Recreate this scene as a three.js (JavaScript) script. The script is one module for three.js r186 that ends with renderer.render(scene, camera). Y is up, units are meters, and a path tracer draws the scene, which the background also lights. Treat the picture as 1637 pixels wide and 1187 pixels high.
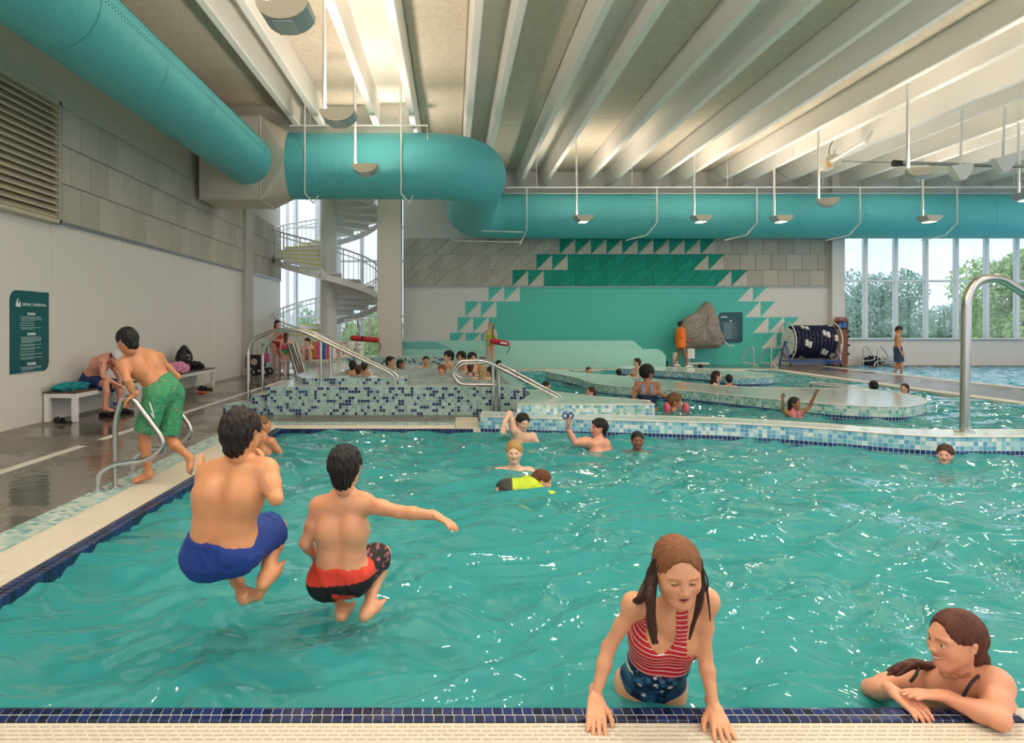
import * as THREE from 'three';
import { mergeGeometries } from 'three/addons/utils/BufferGeometryUtils.js';
import { RectAreaLightUniformsLib } from 'three/addons/lights/RectAreaLightUniformsLib.js';
import { createNoise2D } from 'simplex-noise';

// ---------------------------------------------------------------- camera, sky, exposure
const FOCAL = 1100, CX = 723, CY = 521, EYE = 1.5;              // shift lens: level camera, horizon at y = 521
const scene = new THREE.Scene();
const camera = new THREE.PerspectiveCamera(2 * Math.atan(593.5 / FOCAL) * 180 / Math.PI, 1637 / 1187, 0.05, 400);
camera.position.set(0, EYE, 0);
camera.setViewOffset(1637, 1187, 818.5 - CX, 593.5 - CY, 1637, 1187);
const renderer = new THREE.WebGLRenderer({ antialias: true });
renderer.toneMapping = THREE.LinearToneMapping;
renderer.toneMappingExposure = 2.0;
renderer.shadowMap.enabled = true;
RectAreaLightUniformsLib.init();
const LAMP_INTENSITY = 82, DOWN_INTENSITY = 120, LAMP_COLOR = 0xffefdd, SKY_STRENGTH = 1.02;

// ---------------------------------------------------------------- small helpers
let seed = 7;
const rnd = () => { seed = (seed + 0x6d2b79f5) | 0; let t = Math.imul(seed ^ (seed >>> 15), 1 | seed); t = (t + Math.imul(t ^ (t >>> 7), 61 | t)) ^ t; return ((t ^ (t >>> 14)) >>> 0) / 4294967296; };
const reseed = (n) => { seed = n; };
const rr = (a, b) => a + (b - a) * rnd();
const V = (x, y, z) => new THREE.Vector3(x, y, z);
const at = (x, y, d) => V((x - CX) / FOCAL * d, EYE - (y - CY) / FOCAL * d, -d);   // a point seen at that pixel, d metres away
const onto = (x, y, Y = 0) => at(x, y, (EYE - Y) * FOCAL / (y - CY));              // the same on a level plane
const lerp = (a, b, t) => a + (b - a) * t;
const noise2 = createNoise2D(rnd);
{
  const w = 512, h = 256, data = new Float32Array(w * h * 4);                        // pale overcast sky
  for (let j = 0; j < h; j++) for (let i = 0; i < w; i++) {
    const el = (j / h - 0.5) * Math.PI, az = i / w * Math.PI * 2, cx = Math.cos(az) * 3, cy = Math.sin(az) * 3, e = Math.max(el, 0) * 5;
    const n = 0.5 * noise2(cx + e, cy - e) + 0.3 * noise2(cx * 2 + e * 2, cy * 2 + 9) + 0.2 * noise2(cx * 4, cy * 4 + e * 4);
    const c = 0.5 + 0.5 * n, o = (j * w + i) * 4;
    data[o] = lerp(0.60, 0.86, c); data[o + 1] = lerp(0.70, 0.89, c); data[o + 2] = lerp(0.86, 0.94, c); data[o + 3] = 1;
  }
  const sky = new THREE.DataTexture(data, w, h, THREE.RGBAFormat, THREE.FloatType);
  sky.mapping = THREE.EquirectangularReflectionMapping; sky.magFilter = THREE.LinearFilter; sky.wrapS = THREE.RepeatWrapping; sky.needsUpdate = true;
  scene.background = sky; scene.backgroundIntensity = SKY_STRENGTH;
}

const taken = {};
const numbered = (n) => { taken[n] = (taken[n] ?? -1) + 1; return taken[n] ? `${n}_${String(taken[n]).padStart(3, '0')}` : n; };
const put = (o, parent) => { o.traverse((m) => { if (m.isMesh) { m.castShadow = true; m.receiveShadow = true; } }); parent.add(o); return o; };
const obj = (name, geo, mat, parent = scene) => { const m = new THREE.Mesh(Array.isArray(geo) ? merge(geo) : geo, mat); m.name = parent === scene ? numbered(name) : name; return put(m, parent); };
const thing = (name, label, category, pos = [0, 0, 0], turn = 0, group) => {
  const g = new THREE.Group(); g.name = numbered(name); g.position.set(...pos); g.rotation.y = turn; g.userData = { label, category }; if (group) g.userData.group = group; scene.add(g); return g;
};
const tag = (o, label, category, group) => { o.userData = { label, category }; if (group) o.userData.group = group; return o; };
const struct = (name, geo, mat, label) => { const o = obj(name, geo, mat); o.userData = { kind: 'structure', label, category: 'structure' }; return o; };
const structGroup = (name, label) => { const g = new THREE.Group(); g.name = numbered(name); g.userData = { kind: 'structure', label, category: 'structure' }; scene.add(g); return g; };
const dup = (o, pos, turn, label) => { const c = o.clone(); c.name = numbered(o.name.replace(/_\d{3}$/, '')); c.userData = { ...o.userData }; if (label) c.userData.label = label; c.position.set(...pos); c.rotation.y = turn ?? o.rotation.y; scene.add(c); return c; };

function merge(list) {
  const flat = list.map((g) => { const n = g.index ? g.toNonIndexed() : g; for (const k of Object.keys(n.attributes)) if (!['position', 'normal', 'uv', 'color'].includes(k)) n.deleteAttribute(k); return n; });
  const keep = ['position', 'normal', 'uv', 'color'].filter((k) => flat.every((g) => g.attributes[k]));
  flat.forEach((g) => { for (const k of Object.keys(g.attributes)) if (!keep.includes(k)) g.deleteAttribute(k); g.morphAttributes = {}; });
  return flat.length === 1 ? flat[0] : mergeGeometries(flat);
}
// a box between two corners (depth d grows away from the camera), uv in metres, optional chamfer c
function bx(x0, x1, y0, y1, d0, d1, c = 0) {
  if (c > 0) return chamfer(x1 - x0, y1 - y0, d1 - d0, c).translate((x0 + x1) / 2, (y0 + y1) / 2, -(d0 + d1) / 2);
  const g = new THREE.BoxGeometry(x1 - x0, y1 - y0, d1 - d0).translate((x0 + x1) / 2, (y0 + y1) / 2, -(d0 + d1) / 2);
  return worldUV(g);
}
function worldUV(g) {
  const p = g.attributes.position, n = g.attributes.normal, uv = new Float32Array(p.count * 2);
  for (let i = 0; i < p.count; i++) {
    const ax = Math.abs(n.getX(i)), ay = Math.abs(n.getY(i)), az = Math.abs(n.getZ(i));
    if (ay >= ax && ay >= az) { uv[2 * i] = p.getX(i); uv[2 * i + 1] = p.getZ(i); } else if (ax >= az) { uv[2 * i] = p.getZ(i); uv[2 * i + 1] = p.getY(i); } else { uv[2 * i] = p.getX(i); uv[2 * i + 1] = p.getY(i); }
  }
  g.setAttribute('uv', new THREE.BufferAttribute(uv, 2)); return g;
}
// box with chamfered edges: 44 triangles
function chamfer(w, h, d, c) {
  const X = w / 2, Y = h / 2, Z = d / 2, pos = [], quad = (a, b, e, f) => pos.push(...a, ...b, ...e, ...a, ...e, ...f), P = {};
  c = Math.min(c, X * 0.9, Y * 0.9, Z * 0.9);
  const f = (x, y, z, k) => k === 0 ? [x * X, y * (Y - c), z * (Z - c)] : k === 1 ? [x * (X - c), y * Y, z * (Z - c)] : [x * (X - c), y * (Y - c), z * Z];
  const face = (pts) => { const a = V(...pts[0]), b = V(...pts[1]), e = V(...pts[2]), n = b.sub(a).cross(e.sub(a)), m = pts.reduce((s, q) => s.add(V(...q)), V(0, 0, 0)); if (n.dot(m) < 0) pts.reverse(); if (pts.length === 3) pos.push(...pts.flat()); else quad(...pts); };
  for (const s of [-1, 1]) { face([f(s, -1, -1, 0), f(s, 1, -1, 0), f(s, 1, 1, 0), f(s, -1, 1, 0)]); face([f(-1, s, -1, 1), f(1, s, -1, 1), f(1, s, 1, 1), f(-1, s, 1, 1)]); face([f(-1, -1, s, 2), f(1, -1, s, 2), f(1, 1, s, 2), f(-1, 1, s, 2)]); }
  for (const s of [-1, 1]) for (const t of [-1, 1]) {
    face([f(s, t, -1, 0), f(s, t, 1, 0), f(s, t, 1, 1), f(s, t, -1, 1)]);
    face([f(s, -1, t, 0), f(s, 1, t, 0), f(s, 1, t, 2), f(s, -1, t, 2)]);
    face([f(-1, s, t, 1), f(1, s, t, 1), f(1, s, t, 2), f(-1, s, t, 2)]);
    for (const u of [-1, 1]) face([f(s, t, u, 0), f(s, t, u, 1), f(s, t, u, 2)]);
  }
  const g = new THREE.BufferGeometry(); g.setAttribute('position', new THREE.Float32BufferAttribute(pos, 3)); g.computeVertexNormals(); return worldUV(g);
}
// polyline with its corners rounded off
function rounded(pts, rad, n = 6) {
  const out = [pts[0]];
  for (let i = 1; i < pts.length - 1; i++) {
    const a = pts[i - 1], b = pts[i], c = pts[i + 1], ab = a.clone().sub(b), cb = c.clone().sub(b), r = Math.min(rad, ab.length() * 0.49, cb.length() * 0.49);
    const p = b.clone().add(ab.setLength(r)), q = b.clone().add(cb.setLength(r));
    for (let k = 0; k <= n; k++) { const t = k / n; out.push(p.clone().multiplyScalar((1 - t) ** 2).addScaledVector(b, 2 * t * (1 - t)).addScaledVector(q, t * t)); }
  }
  out.push(pts[pts.length - 1]); return out;
}
// a tube swept along points; r may be a number or r(t); sx, sy flatten it
function tube(pts, r, seg = 10, caps = true, closed = false) {
  const n = pts.length, pos = [], idx = [], uv = []; let nrm = null, len = 0;
  for (let i = 0; i < n; i++) {
    const a = pts[closed ? (i - 1 + n) % n : Math.max(i - 1, 0)], b = pts[closed ? (i + 1) % n : Math.min(i + 1, n - 1)], t = b.clone().sub(a).normalize();
    if (!nrm) nrm = Math.abs(t.y) < 0.9 ? V(0, 1, 0) : V(1, 0, 0);
    nrm = nrm.clone().addScaledVector(t, -nrm.dot(t)).normalize();
    const bi = t.clone().cross(nrm), R = typeof r === 'function' ? r(i / (n - 1)) : r; if (i) len += pts[i].distanceTo(pts[i - 1]);
    for (let k = 0; k <= seg; k++) { const an = k / seg * Math.PI * 2, c = Math.cos(an) * R, s = Math.sin(an) * R; pos.push(pts[i].x + nrm.x * c + bi.x * s, pts[i].y + nrm.y * c + bi.y * s, pts[i].z + nrm.z * c + bi.z * s); uv.push(len, k / seg * R * 6.28); }
  }
  for (let i = 0; i < (closed ? n : n - 1); i++) for (let k = 0; k < seg; k++) { const a = i * (seg + 1) + k, b = ((i + 1) % n) * (seg + 1) + k; idx.push(a, a + 1, b, b, a + 1, b + 1); }
  const g = new THREE.BufferGeometry(); g.setAttribute('position', new THREE.Float32BufferAttribute(pos, 3)); g.setAttribute('uv', new THREE.Float32BufferAttribute(uv, 2)); g.setIndex(idx); g.computeVertexNormals();
  const nn = g.attributes.normal; for (let i = 0; i < n; i++) { const a = i * (seg + 1), b = a + seg, x = nn.getX(a) + nn.getX(b), y = nn.getY(a) + nn.getY(b), z = nn.getZ(a) + nn.getZ(b), l = Math.hypot(x, y, z) || 1; nn.setXYZ(a, x / l, y / l, z / l); nn.setXYZ(b, x / l, y / l, z / l); }
  if (!caps || closed) return g;
  const all = [g.toNonIndexed()];
  for (const e of [0, n - 1]) {
    const c = pts[e], cp = [], cu = [], base = e * (seg + 1);
    for (let k = 0; k < seg; k++) { const p = (q) => [pos[(base + q) * 3], pos[(base + q) * 3 + 1], pos[(base + q) * 3 + 2]]; const tri = e ? [[c.x, c.y, c.z], p(k), p(k + 1)] : [[c.x, c.y, c.z], p(k + 1), p(k)]; cp.push(...tri.flat()); cu.push(0, 0, 0, 0, 0, 0); }
    const q = new THREE.BufferGeometry(); q.setAttribute('position', new THREE.Float32BufferAttribute(cp, 3)); q.setAttribute('uv', new THREE.Float32BufferAttribute(cu, 2)); q.computeVertexNormals(); all.push(q);
  }
  return merge(all);
}
const rod = (a, b, r, seg = 8) => tube([a, b], r, seg);
// an outline in plan (x, d) raised from y0 to y1; sides carry uv in metres along the outline, v = height above y0
function raised(plan, y0, y1, cap = 0.012) {
  const sh = new THREE.Shape(plan.map(([x, d]) => new THREE.Vector2(x, d))), top = new THREE.ShapeGeometry(sh).toNonIndexed(), pos = [], uv = [];
  const tp = top.attributes.position, tpos = [], tuv = [];
  for (let i = 0; i < tp.count; i += 3) { const t = [0, 1, 2].map((k) => [tp.getX(i + k), y1, -tp.getY(i + k)]); const n = V(...t[1]).sub(V(...t[0])).cross(V(...t[2]).sub(V(...t[0]))); if (n.y < 0) t.reverse(); t.forEach((q) => { tpos.push(...q); tuv.push(q[0], q[2]); }); }
  const area = plan.reduce((s, p, i) => { const q = plan[(i + 1) % plan.length]; return s + p[0] * q[1] - q[0] * p[1]; }, 0), P = area > 0 ? plan : plan.slice().reverse();
  let L = 0;
  for (let i = 0; i < P.length; i++) {
    const a = P[i], b = P[(i + 1) % P.length], l = Math.hypot(b[0] - a[0], b[1] - a[1]);
    const q = [[a[0], y0, -a[1]], [b[0], y0, -b[1]], [b[0], y1, -b[1]], [a[0], y1, -a[1]]], u = [[L, 0], [L + l, 0], [L + l, y1 - y0], [L, y1 - y0]];
    for (const k of [0, 1, 2, 0, 2, 3]) { pos.push(...q[k]); uv.push(...u[k]); }
    L += l;
  }
  const mk = (p, u) => { const g = new THREE.BufferGeometry(); g.setAttribute('position', new THREE.Float32BufferAttribute(p, 3)); g.setAttribute('uv', new THREE.Float32BufferAttribute(u, 2)); g.computeVertexNormals(); return g; };
  return { side: mk(pos, uv), top: mk(tpos, tuv) };
}
const smoothPlan = (pts, n = 60) => new THREE.CatmullRomCurve3(pts.map(([x, d]) => V(x, 0, d)), true, 'centripetal').getPoints(n).slice(0, -1).map((p) => [p.x, p.z]);
function extrude(pts, depth, bevel = 0) {                          // outline in x, y pushed along +z
  return new THREE.ExtrudeGeometry(new THREE.Shape(pts.map(([x, y]) => new THREE.Vector2(x, y))), { depth, bevelEnabled: bevel > 0, bevelSize: bevel, bevelThickness: bevel, bevelSegments: 1, curveSegments: 8 });
}

// ---------------------------------------------------------------- textures and materials
const srgb = (hex) => new THREE.Color(hex);
function canvasTex(w, h, draw, repeatX = 1, repeatY = 1, color = true) {
  const c = document.createElement('canvas'); c.width = w; c.height = h; draw(c.getContext('2d'), w, h);
  const t = new THREE.CanvasTexture(c); t.wrapS = t.wrapT = THREE.RepeatWrapping; t.repeat.set(repeatX, repeatY); if (color) t.colorSpace = THREE.SRGBColorSpace; return t;
}
function dataTex(w, h, fn, rx = 1, ry = 1, color = true) {
  const d = new Uint8Array(w * h * 4);
  for (let j = 0; j < h; j++) for (let i = 0; i < w; i++) { const v = fn(i / w, j / h), o = (j * w + i) * 4; for (let k = 0; k < 3; k++) d[o + k] = Math.max(0, Math.min(255, v[k] ?? v[0])); d[o + 3] = 255; }
  const t = new THREE.DataTexture(d, w, h); t.wrapS = t.wrapT = THREE.RepeatWrapping; t.magFilter = THREE.LinearFilter; t.repeat.set(rx, ry); t.needsUpdate = true; if (color) t.colorSpace = THREE.SRGBColorSpace; return t;
}
const grids = {};
function vnoise(u, v, p, s = 0) {                                   // tileable value noise, p cells to the side
  const key = p + '_' + s; if (!grids[key]) { reseed(p * 131 + s * 977 + 5); grids[key] = Float32Array.from({ length: p * p }, rnd); }
  const g = grids[key], x = u * p, y = v * p, i = Math.floor(x), j = Math.floor(y), f = x - i, h = y - j, a = f * f * (3 - 2 * f), b = h * h * (3 - 2 * h), G = (m, n) => g[((n % p + p) % p) * p + ((m % p + p) % p)];
  return lerp(lerp(G(i, j), G(i + 1, j), a), lerp(G(i, j + 1), G(i + 1, j + 1), a), b);
}
const fbm = (u, v, p, o, s = 0) => { let r = 0, a = 0.5, t = 0; for (let k = 0; k < o; k++) { r += a * vnoise(u, v, p, s + k); t += a; a *= 0.55; p *= 2; } return r / t; };
const std = (o) => new THREE.MeshStandardMaterial(o), phys = (o) => new THREE.MeshPhysicalMaterial(o);

// mosaic of square tiles; pick(i, j) gives a css colour
function mosaic(nx, ny, px, pick, grout, size) {
  const draw = (bump) => (c, w, h) => {
    c.fillStyle = bump ? '#000' : grout; c.fillRect(0, 0, w, h);
    for (let j = 0; j < ny; j++) for (let i = 0; i < nx; i++) { c.fillStyle = bump ? '#fff' : pick(i, ny - 1 - j); c.fillRect(i * px + 1, j * px + 1, px - 2, px - 2); }
  };
  return { map: canvasTex(nx * px, ny * px, draw(false), 1 / (nx * size), 1 / (ny * size)), bumpMap: canvasTex(nx * px, ny * px, draw(true), 1 / (nx * size), 1 / (ny * size), false), bumpScale: 0.0015 };
}
const pickOf = (list) => { const a = []; for (const [c, n] of list) for (let k = 0; k < n; k++) a.push(c); return () => a[Math.floor(rnd() * a.length)]; };

const M = {};
reseed(11);
M.wall = std({ color: 0xe2ddd5, roughness: 0.42 });
M.wallUpper = std({ color: 0xd9d4ca, roughness: 0.85 });
M.backWall = std({ color: 0xdedad4, roughness: 0.5 });
M.ceiling = std({ color: 0xede6da, roughness: 0.9 });
M.stem = std({ color: 0xf3eee6, roughness: 0.62, bumpMap: dataTex(256, 256, (u, v) => [fbm(u, v, 16, 4, 3) * 255], 0.5, 0.5, false), bumpScale: 0.004 });
const boardSpeck = dataTex(512, 512, (u, v) => { const n = 0.6 * fbm(u, v, 32, 4, 21) + 0.4 * vnoise(u, v, 200, 4); const k = 206 + 42 * n; return [k, k * 0.965, k * 0.91]; }, 0.5, 0.5);
M.board = std({ color: 0xf4eee4, map: boardSpeck, roughness: 0.95 });
const fibre = (u, v) => { const a = vnoise(u, v, 96, 1), b = vnoise(u, v, 170, 2), c = fbm(u, v, 10, 3, 3); return 0.45 * a + 0.4 * b + 0.15 * c; };
const fibreMap = dataTex(512, 512, (u, v) => { const k = 182 + 72 * fibre(u, v); return [k, k * 0.985, k * 0.95]; }, 1.6, 1.6), fibreBump = dataTex(512, 512, (u, v) => [255 * fibre(u, v)], 1.6, 1.6, false);
M.fibre = [0xe2ded6, 0xdad6ce, 0xe8e4dc].map((c) => std({ color: c, map: fibreMap, bumpMap: fibreBump, bumpScale: 0.006, roughness: 0.95 }));
M.fibreWhite = std({ color: 0xf2eee8, map: fibreMap, bumpMap: fibreBump, bumpScale: 0.006, roughness: 0.95 });
M.fibreTeal = [0x1fb4a2, 0x22b9a7, 0x1aae9c].map((c) => std({ color: c, map: fibreMap, bumpMap: fibreBump, bumpScale: 0.006, roughness: 0.95 }));
M.tealPaint = std({ color: 0x4cc0b2, roughness: 0.5 });
M.whitePaint = std({ color: 0xe2dcd4, roughness: 0.5 });
M.white = std({ color: 0xe9e7e2, roughness: 0.38 });
M.whiteMetal = std({ color: 0xe6e4de, roughness: 0.3 });
M.cream = std({ color: 0xd9cdb6, roughness: 0.45 });
M.louver = std({ color: 0xc8bda4, roughness: 0.4, metalness: 0.1 });
M.black = std({ color: 0x141414, roughness: 0.6 });
M.steel = std({ color: 0xc4c1bb, roughness: 0.24, metalness: 1 });
M.greyMetal = std({ color: 0x9aa0a3, roughness: 0.35, metalness: 0.7 });
M.aluminium = std({ color: 0xd8dcde, roughness: 0.35, metalness: 0.25 });
M.box = std({ color: 0xd6ccbb, roughness: 0.45, metalness: 0.15 });
M.duct = phys({ color: 0x62c6ca, roughness: 0.5, sheen: 0.2, sheenRoughness: 0.5, bumpMap: dataTex(256, 256, (u, v) => [fbm(u, v, 8, 4, 9) * 255], 0.7, 0.7, false), bumpScale: 0.012 });
M.glass = phys({ color: 0xffffff, transmission: 1, thickness: 0, roughness: 0, ior: 1.45 });
M.tintGlass = phys({ color: 0xe9edef, transmission: 1, thickness: 0, roughness: 0, ior: 1.45 });
// wet concrete deck: colour and gloss vary with the puddles
const wetMap = dataTex(1024, 1024, (u, v) => { const w = fbm(u, v, 5, 5, 40), n = fbm(u, v, 64, 3, 50); const k = (w > 0.52 ? 116 : 130) + 26 * (n - 0.5) + 30 * (w - 0.5); return [k, k * 0.955, k * 0.885]; }, 0.16, 0.16);
const wetRough = dataTex(1024, 1024, (u, v) => { const w = fbm(u, v, 5, 5, 40), k = Math.max(0, Math.min(1, (w - 0.44) * 9)); return [0, lerp(76, 14, k) + 10 * vnoise(u, v, 128, 3), 0]; }, 0.16, 0.16, false);
M.deck = std({ color: 0xe8e2d8, map: wetMap, roughnessMap: wetRough, roughness: 1, bumpMap: dataTex(512, 512, (u, v) => [255 * fbm(u, v, 24, 4, 60)], 0.45, 0.45, false), bumpScale: 0.0022 });
M.grate = std({ color: 0xd9d0bd, roughness: 0.45 });
M.trench = std({ color: 0xd9d0bd, roughness: 0.7 });
M.navyTile = [0x1c2c5e, 0x18264f, 0x213468, 0x14203f].map((c) => std({ color: c, roughness: 0.16 }));
M.grout = std({ color: 0xc9c6ba, roughness: 0.8 });
const tubPick = (() => { const nx = 96, ny = 12, cell = []; reseed(31); for (let j = 0; j < ny; j++) for (let i = 0; i < nx; i++) { const clump = noise2(i * 0.28, j * 0.45 + 3) + 0.55 * (rnd() - 0.5); cell.push(clump > 0.36 ? ['#26346c', '#1f2b5c', '#2b3d6b', '#22364f'][Math.floor(rnd() * 4)] : ['#9cbcb4', '#8fb2ab', '#a9c6bc', '#86a8a6', '#94b8a8', '#7f9fa3', '#a3bfb8'][Math.floor(rnd() * 7)]); } return (i, j) => cell[j * nx + i]; })();
M.tubTile = phys({ ...mosaic(96, 12, 20, tubPick, '#bccac4', 0.0525), roughness: 0.14 });
reseed(32);
const blue = pickOf([['#7fb6d2', 5], ['#5f9fc4', 4], ['#a9cfd6', 4], ['#cfdfdd', 4], ['#8fc7cf', 4], ['#dfe6e2', 3], ['#6cb0bf', 2]]);
const green = pickOf([['#8fbfb4', 5], ['#b7d2c6', 5], ['#6aa79f', 4], ['#cfdcd2', 4], ['#a3c8c0', 4], ['#7fb0b6', 2]]);
const pale = pickOf([['#c6d8cc', 5], ['#d0dfd5', 5], ['#bcd2c7', 4], ['#cad9d0', 4], ['#b4cdc2', 2]]);
const navy = pickOf([['#1f3a6e', 3], ['#274a80', 2], ['#1a2f5c', 2]]);
M.islandBlue = phys({ ...mosaic(72, 16, 24, (i, j) => (j < 11 ? navy() : blue()), '#d3dcd8', 0.055), roughness: 0.12 });
M.islandGreen = phys({ ...mosaic(72, 16, 24, (i, j) => (j < 11 ? navy() : green()), '#d3dcd8', 0.055), roughness: 0.12 });
M.stepTile = phys({ ...mosaic(72, 12, 24, () => (rnd() < 0.5 ? green() : blue()), '#d3dcd8', 0.055), roughness: 0.12 });
M.paleTile = phys({ ...mosaic(40, 40, 24, pale, '#c8d6cc', 0.055), roughness: 0.09 });
M.bandTile = phys({ ...mosaic(40, 40, 24, () => (rnd() < 0.6 ? green() : pale()), '#c3cfc6', 0.054), roughness: 0.12 });
M.basin = std({ color: 0xa9d8d0, roughness: 0.6 });
const ripple = dataTex(1024, 1024, (u, v) => [255 * (0.55 * fbm(u, v, 12, 3, 70) + 0.45 * fbm(u, v, 30, 3, 80))], 0.5, 0.5, false);
M.water = phys({ color: 0x3fa3a4, roughness: 0.045, ior: 1.33, transmission: 0.25, thickness: 0, bumpMap: ripple, bumpScale: 0.007 });
M.waterBlue = phys({ color: 0x63b4c8, roughness: 0.05, ior: 1.33, transmission: 0.3, thickness: 0, bumpMap: ripple, bumpScale: 0.012 });
M.waterTub = phys({ color: 0xb4c4c2, roughness: 0.06, ior: 1.33, transmission: 0.25, thickness: 0, bumpMap: ripple, bumpScale: 0.05 });
M.mint = phys({ color: 0xa5dccd, roughness: 0.22 });
M.navyCloth = std({ color: 0x1c2c66, roughness: 0.8 });
M.red = std({ color: 0xc51f2c, roughness: 0.45 });

// ---------------------------------------------------------------- the building
const XL = -6.42, XR = 26, DB = 26.6, DF = -8, YC = 7.47, YS = 6.87;   // left wall, right wall, back wall, wall behind the camera, ceiling, underside of the stems
const POOL = { x0: -2.45, x1: 11, d0: 2.73, d1: 23.9, w: -0.05 };

const floor = struct('floor', [
  bx(XL - 0.3, -3.27, -0.15, 0, DF, 29), bx(-3.27, XR, -0.15, 0, DF, 1.98), bx(-3.27, 1.3, -0.15, 0, 10.78, 29),
  bx(1.3, 14, -0.15, 0, POOL.d1 + 0.35, DB + 0.3), bx(11.35, 13.7, -0.15, 0, 1.98, POOL.d1 + 0.35), bx(14, XR, -0.15, 0, 25.9, DB + 0.3), bx(24, XR, -0.15, 0, 1.98, 25.9),
], M.deck, 'wet grey brown concrete pool deck');
struct('trim_1', [bx(-3.27, -3.0, -0.13, 0.001, 2.0, 10.79), bx(-3.27, 1.3, -0.13, 0.001, 10.43, 10.79)], M.bandTile, 'band of pale green mosaic tiles along the pool gutter');
struct('trim_2', [bx(11, 11.35, -0.13, 0.004, 1.98, 24.25), bx(13.7, 14, -0.13, 0.004, 1.98, 25.9), bx(1.3, 11, -0.13, 0.004, 23.9, 24.25)], M.grate, 'pale gutter strip round the far pools');
struct('pool_basin', [
  bx(POOL.x0 - 0.2, POOL.x0, -1.3, -0.14, 2.6, 10.1), bx(POOL.x0, POOL.x1, -1.3, -0.14, 2.5, 2.7), bx(POOL.x0 - 0.2, 1.3, -1.3, -0.14, 10.1, 10.3), bx(1.1, 1.3, -1.3, -0.14, 10.3, 23.9), bx(1.3, 11, -1.3, -0.14, 23.9, 24.1), bx(11, 11.2, -1.3, -0.14, 2.5, 24.1),
  bx(POOL.x0 - 0.2, 11.2, -1.4, -1.3, 2.5, 24.1), bx(13.8, 14, -1.5, -0.14, 2, 25.9), bx(24, 24.2, -1.5, -0.14, 2, 25.9), bx(13.8, 24.2, -1.5, -0.14, 25.9, 26.1), bx(13.8, 24.2, -1.6, -1.5, 2, 26.1),
], M.basin, 'pale aqua plaster of the pool basins under the water');

// gutter grates: bars lie parallel to the pool edge over a trench
struct('trench_1', [bx(-2.6, 11, -0.3, -0.17, 1.98, 2.64), bx(-3.0, -2.6, -0.3, -0.17, 1.98, 10.43), bx(-3.0, 0.3, -0.3, -0.17, 10.1, 10.43)], M.trench, 'cream gutter channel under the slotted pool grates');
{
  const g = structGroup('grate_1', 'cream slotted gutter grate along the near pool edge');
  for (let i = 0; i < 16; i++) { const d = 2.605 - i * 0.0262; obj('grate_bar', bx(-2.6, 4.4, -0.03, 0, d - 0.0185, d, 0.004), M.grate, g); }
  const links = [];
  for (let i = 0; i < 9; i++) for (let x = -1.85; x < 2.6; x += 0.042) links.push(bx(x + (i % 2) * 0.021, x + (i % 2) * 0.021 + 0.009, -0.03, -0.003, 2.605 - i * 0.0262 - 0.027, 2.605 - i * 0.0262 - 0.017));
  const l = obj('grate_link', links, M.grate, g); l.userData.kind = 'stuff';
  const h = structGroup('grate_2', 'cream slotted gutter grate along the left pool edge');
  for (let i = 0; i < 15; i++) { const x = -2.615 - i * 0.0258; obj('grate_bar', bx(x - 0.0185, x, -0.03, 0, 2.62, 10.12, 0.004), M.grate, h); }
  const ll = []; for (let i = 0; i < 14; i++) for (let d = 4.2; d < 8.6; d += 0.06) ll.push(bx(-2.615 - i * 0.0258 - 0.027, -2.615 - i * 0.0258 - 0.017, -0.03, -0.003, d + (i % 2) * 0.03, d + (i % 2) * 0.03 + 0.02));
  const l2 = obj('grate_link', ll, M.grate, h); l2.userData.kind = 'stuff';
  const k = structGroup('grate_3', 'cream gutter grate in front of the raised whirlpool');
  for (let i = 0; i < 12; i++) { const d = 10.12 + i * 0.0262; obj('grate_bar', bx(-2.98, 0.04, -0.03, 0, d, d + 0.0185, 0.004), M.grate, k); }
  struct('gutter_end_plate', bx(0.05, 0.41, -0.12, 0.006, 10.08, 11.3, 0.004), M.grate, 'cream plate at the end of the gutter beside the tiled wall');
}
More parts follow.
